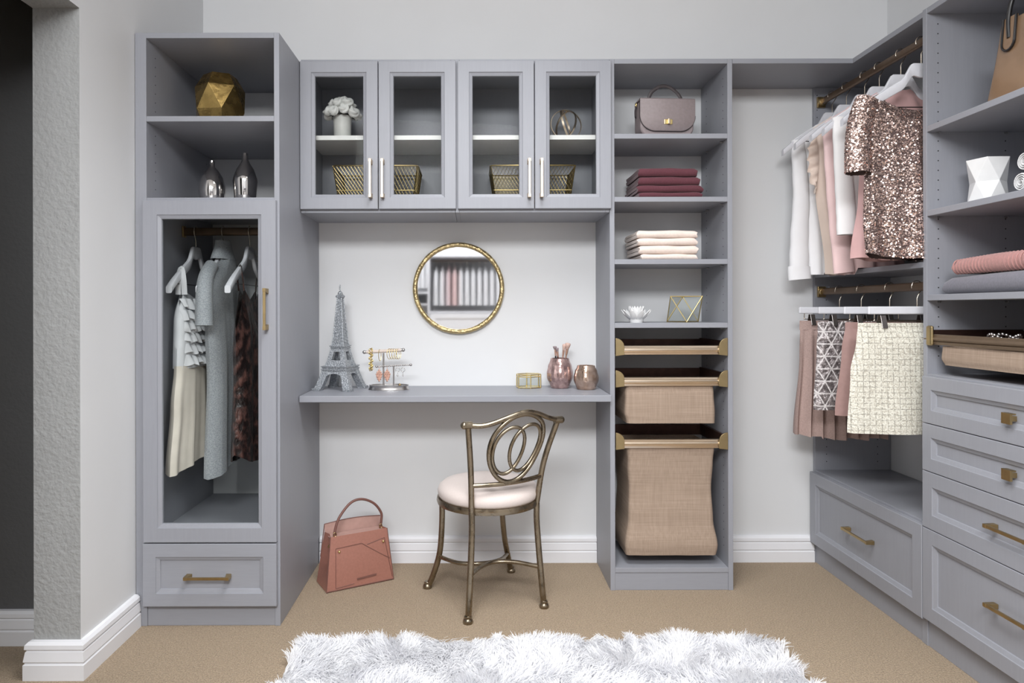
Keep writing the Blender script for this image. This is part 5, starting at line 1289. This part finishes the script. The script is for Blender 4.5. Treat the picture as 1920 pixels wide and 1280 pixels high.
# ------------------------------------------------------------------ shag rug
rx0, rx1, ry0, ry1 = -.575, .968, 1.25, 2.222
t = thing('shag_rug', 'white shaggy faux fur rug on the carpet in front of the chair', 'rug', ((rx0+rx1)/2, (ry0+ry1)/2, 0))
mb = MB(t.location); mb.prism([( (rx0+rx1)/2+a, (ry0+ry1)/2+b) for a, b in rrect((rx1-rx0)/2, (ry1-ry0)/2, .05, 6)], lambda x, y: (x, y, .0008), lambda x, y: (x, y, .010)); mb.build('rug_backing', M['rugback'], t)
rg = np.random.default_rng(5)
def vnoise(x, y, f, seed):
    g_ = np.random.default_rng(seed).random((64, 64)); xf, yf = x*f+100, y*f+100
    xi, yi = np.floor(xf).astype(int), np.floor(yf).astype(int); tx, ty = xf-xi, yf-yi; tx = tx*tx*(3-2*tx); ty = ty*ty*(3-2*ty)
    h = lambda a, b: g_[a % 64, b % 64]
    return (h(xi, yi)*(1-tx)+h(xi+1, yi)*tx)*(1-ty)+(h(xi, yi+1)*(1-tx)+h(xi+1, yi+1)*tx)*ty
NB = 85000
y_ = ry1 - (ry1-ry0)*rg.random(NB)**1.7; x_ = rx0+(rx1-rx0)*rg.random(NB)
dxm = np.maximum(np.abs(x_-(rx0+rx1)/2)-((rx1-rx0)/2-.05), 0); dym = np.maximum(np.abs(y_-(ry0+ry1)/2)-((ry1-ry0)/2-.05), 0)
ok = np.hypot(dxm, dym) < .05; x_, y_ = x_[ok], y_[ok]; n = len(x_)
ang = vnoise(x_, y_, 9, 1)*9+vnoise(x_, y_, 26, 2)*4+rg.normal(0, .45, n)
lean = .55+.85*vnoise(x_, y_, 14, 3)+rg.normal(0, .2, n)
Lb = (.040+.012*vnoise(x_, y_, 11, 4))*rg.uniform(.7, 1.25, n)
wb = rg.uniform(.0016, .0030, n); cd, sd = np.cos(ang), np.sin(ang)
K = 4; Vv = np.zeros((n, K, 2, 3)); px_, py_, pz_ = x_.copy(), y_.copy(), np.full(n, .008); th = lean*.35
fa = ang+np.pi/2+rg.normal(0, .8, n)
for k in range(K):
    ww = wb*(1-.72*(k/(K-1))**1.5)
    for s in (0, 1):
        sg = -1 if s == 0 else 1
        Vv[:, k, s, 0] = px_+sg*ww*np.cos(fa); Vv[:, k, s, 1] = py_+sg*ww*np.sin(fa); Vv[:, k, s, 2] = pz_
    st = Lb/(K-1); px_ = px_+st*np.sin(th)*cd; py_ = py_+st*np.sin(th)*sd; pz_ = pz_+st*np.maximum(np.cos(th), .04); th = th+lean*.42
Vv[..., 0] -= t.location.x; Vv[..., 1] -= t.location.y
me = bpy.data.meshes.new('shag_pile'); me.vertices.add(n*K*2); me.vertices.foreach_set('co', Vv.reshape(-1))
base = (np.arange(n)*K*2)[:, None, None]; qd = np.array([[2*k, 2*k+1, 2*k+3, 2*k+2] for k in range(K-1)])[None]; idx = (base+qd).reshape(-1)
nq = n*(K-1); me.loops.add(nq*4); me.loops.foreach_set('vertex_index', idx); me.polygons.add(nq); me.polygons.foreach_set('loop_start', np.arange(0, nq*4, 4)); me.polygons.foreach_set('loop_total', np.full(nq, 4)); me.polygons.foreach_set('use_smooth', np.ones(nq, dtype=bool)); me.update(); me.materials.append(M['rug'])
o = bpy.data.objects.new('shag_pile', me); COL.objects.link(o); o.parent = t; tag(o, kind='stuff')

# ------------------------------------------------------------------ the closet opposite, seen only in the round mirror
OY = -2.12
def ox(px): return (px-890)*3/F*((6-OY)/3)
def oz(py): return CAM_Z+(581-py)*3/F*((6-OY)/3)
t = thing('opposite_closet', 'pale grey closet section on the opposite wall, reflected in the round mirror', 'cabinet', (-.1, OY, 0))
mb = MB(t.location)
panel('side_panel', (ox(808)-.025, YF+.001, 0), (ox(808), OY+.2, 2.1), t, M['opp']); panel('side_panel', (1.15, YF+.001, 0), (1.17, OY+.2, 2.1), t, M['opp'])
panel('side_panel', (-1.185, YF+.001, 0), (-1.165, OY+.2, 2.1), t, M['opp'])
for zt in (oz(480), oz(583), ): panel('shelf', (ox(808), YF+.001, zt-.025), (1.15, OY+.2, zt), t, M['opp'])
panel('shelf', (-1.165, YF+.001, oz(548)-.02), (ox(808)-.025, OY+.2, oz(548)), t, M['opp']); panel('shelf', (-1.165, YF+.001, oz(569)-.02), (ox(808)-.025, OY+.2, oz(569)), t, M['opp'])
mb = MB(t.location); five_piece(mb, lambda u, v, n: (u, OY+.2+n, v), ox(808)+.005, 1.145, .30, oz(583)-.03); mb.build('drawer', M['trim'], t)
mb = MB(t.location); mb.tube([(ox(808), OY, oz(489)), (1.15, OY, oz(489))], .012, 10); mb.tube([(-1.165, OY, oz(465)), (ox(808)-.025, OY, oz(465))], .012, 10); mb.build('hanging_rod', M['bronze'], t, smooth=60)
def opp_shirt(x, zt, zb, m, lab, grp):
    t = thing('hanging_shirt', lab, 'shirt', (x, OY, zt), pi/2, grp); h = zt-zb
    mb = MB(); garment(mb, [(0, (-.20, .20)), (1, (-.19, .19))], lambda q: -.02-.10*(abs(q)/.2), lambda q: -h, [(0, .008), (.3, .026), (1, .030)], [(.005, 3, x*9, 1)], nu=14, nv=8); mb.build('shirt_body', m, t, smooth=60)
    mb = MB(); mb.tube([(0, 0, -.03), (0, 0, .012), (.015, 0, .03), (0, 0, .045), (-.014, 0, .03)], .003, 5); mb.build('hook', M['hook'], t)
ORD = ['first', 'second', 'third', 'fourth', 'fifth', 'sixth', 'seventh', 'eighth', 'ninth', 'tenth', 'eleventh', 'twelfth']
xs = [ox(818+i*11.6) for i in range(12)]
for i, x in enumerate(xs):
    pink = i in (2, 3); opp_shirt(x, oz(492), oz(572.5), M['pink_silk'] if i == 3 else (M['palepink'] if pink else M['white_silk']), ('dusty pink shirt hanging opposite, seen in the round mirror' if i == 3 else 'blush shirt hanging opposite, seen in the round mirror') if pink else 'white shirt on the opposite rail in the mirror, '+ORD[i]+' from the left', 'shirts reflected in the mirror')
for i in range(3): opp_shirt(ox(785+i*9), oz(470), oz(541), M['white_silk'], ['leftmost', 'middle', 'rightmost'][i]+' of three white shirts on the side rail at the mirror left edge', 'shirts on the side rail opposite')
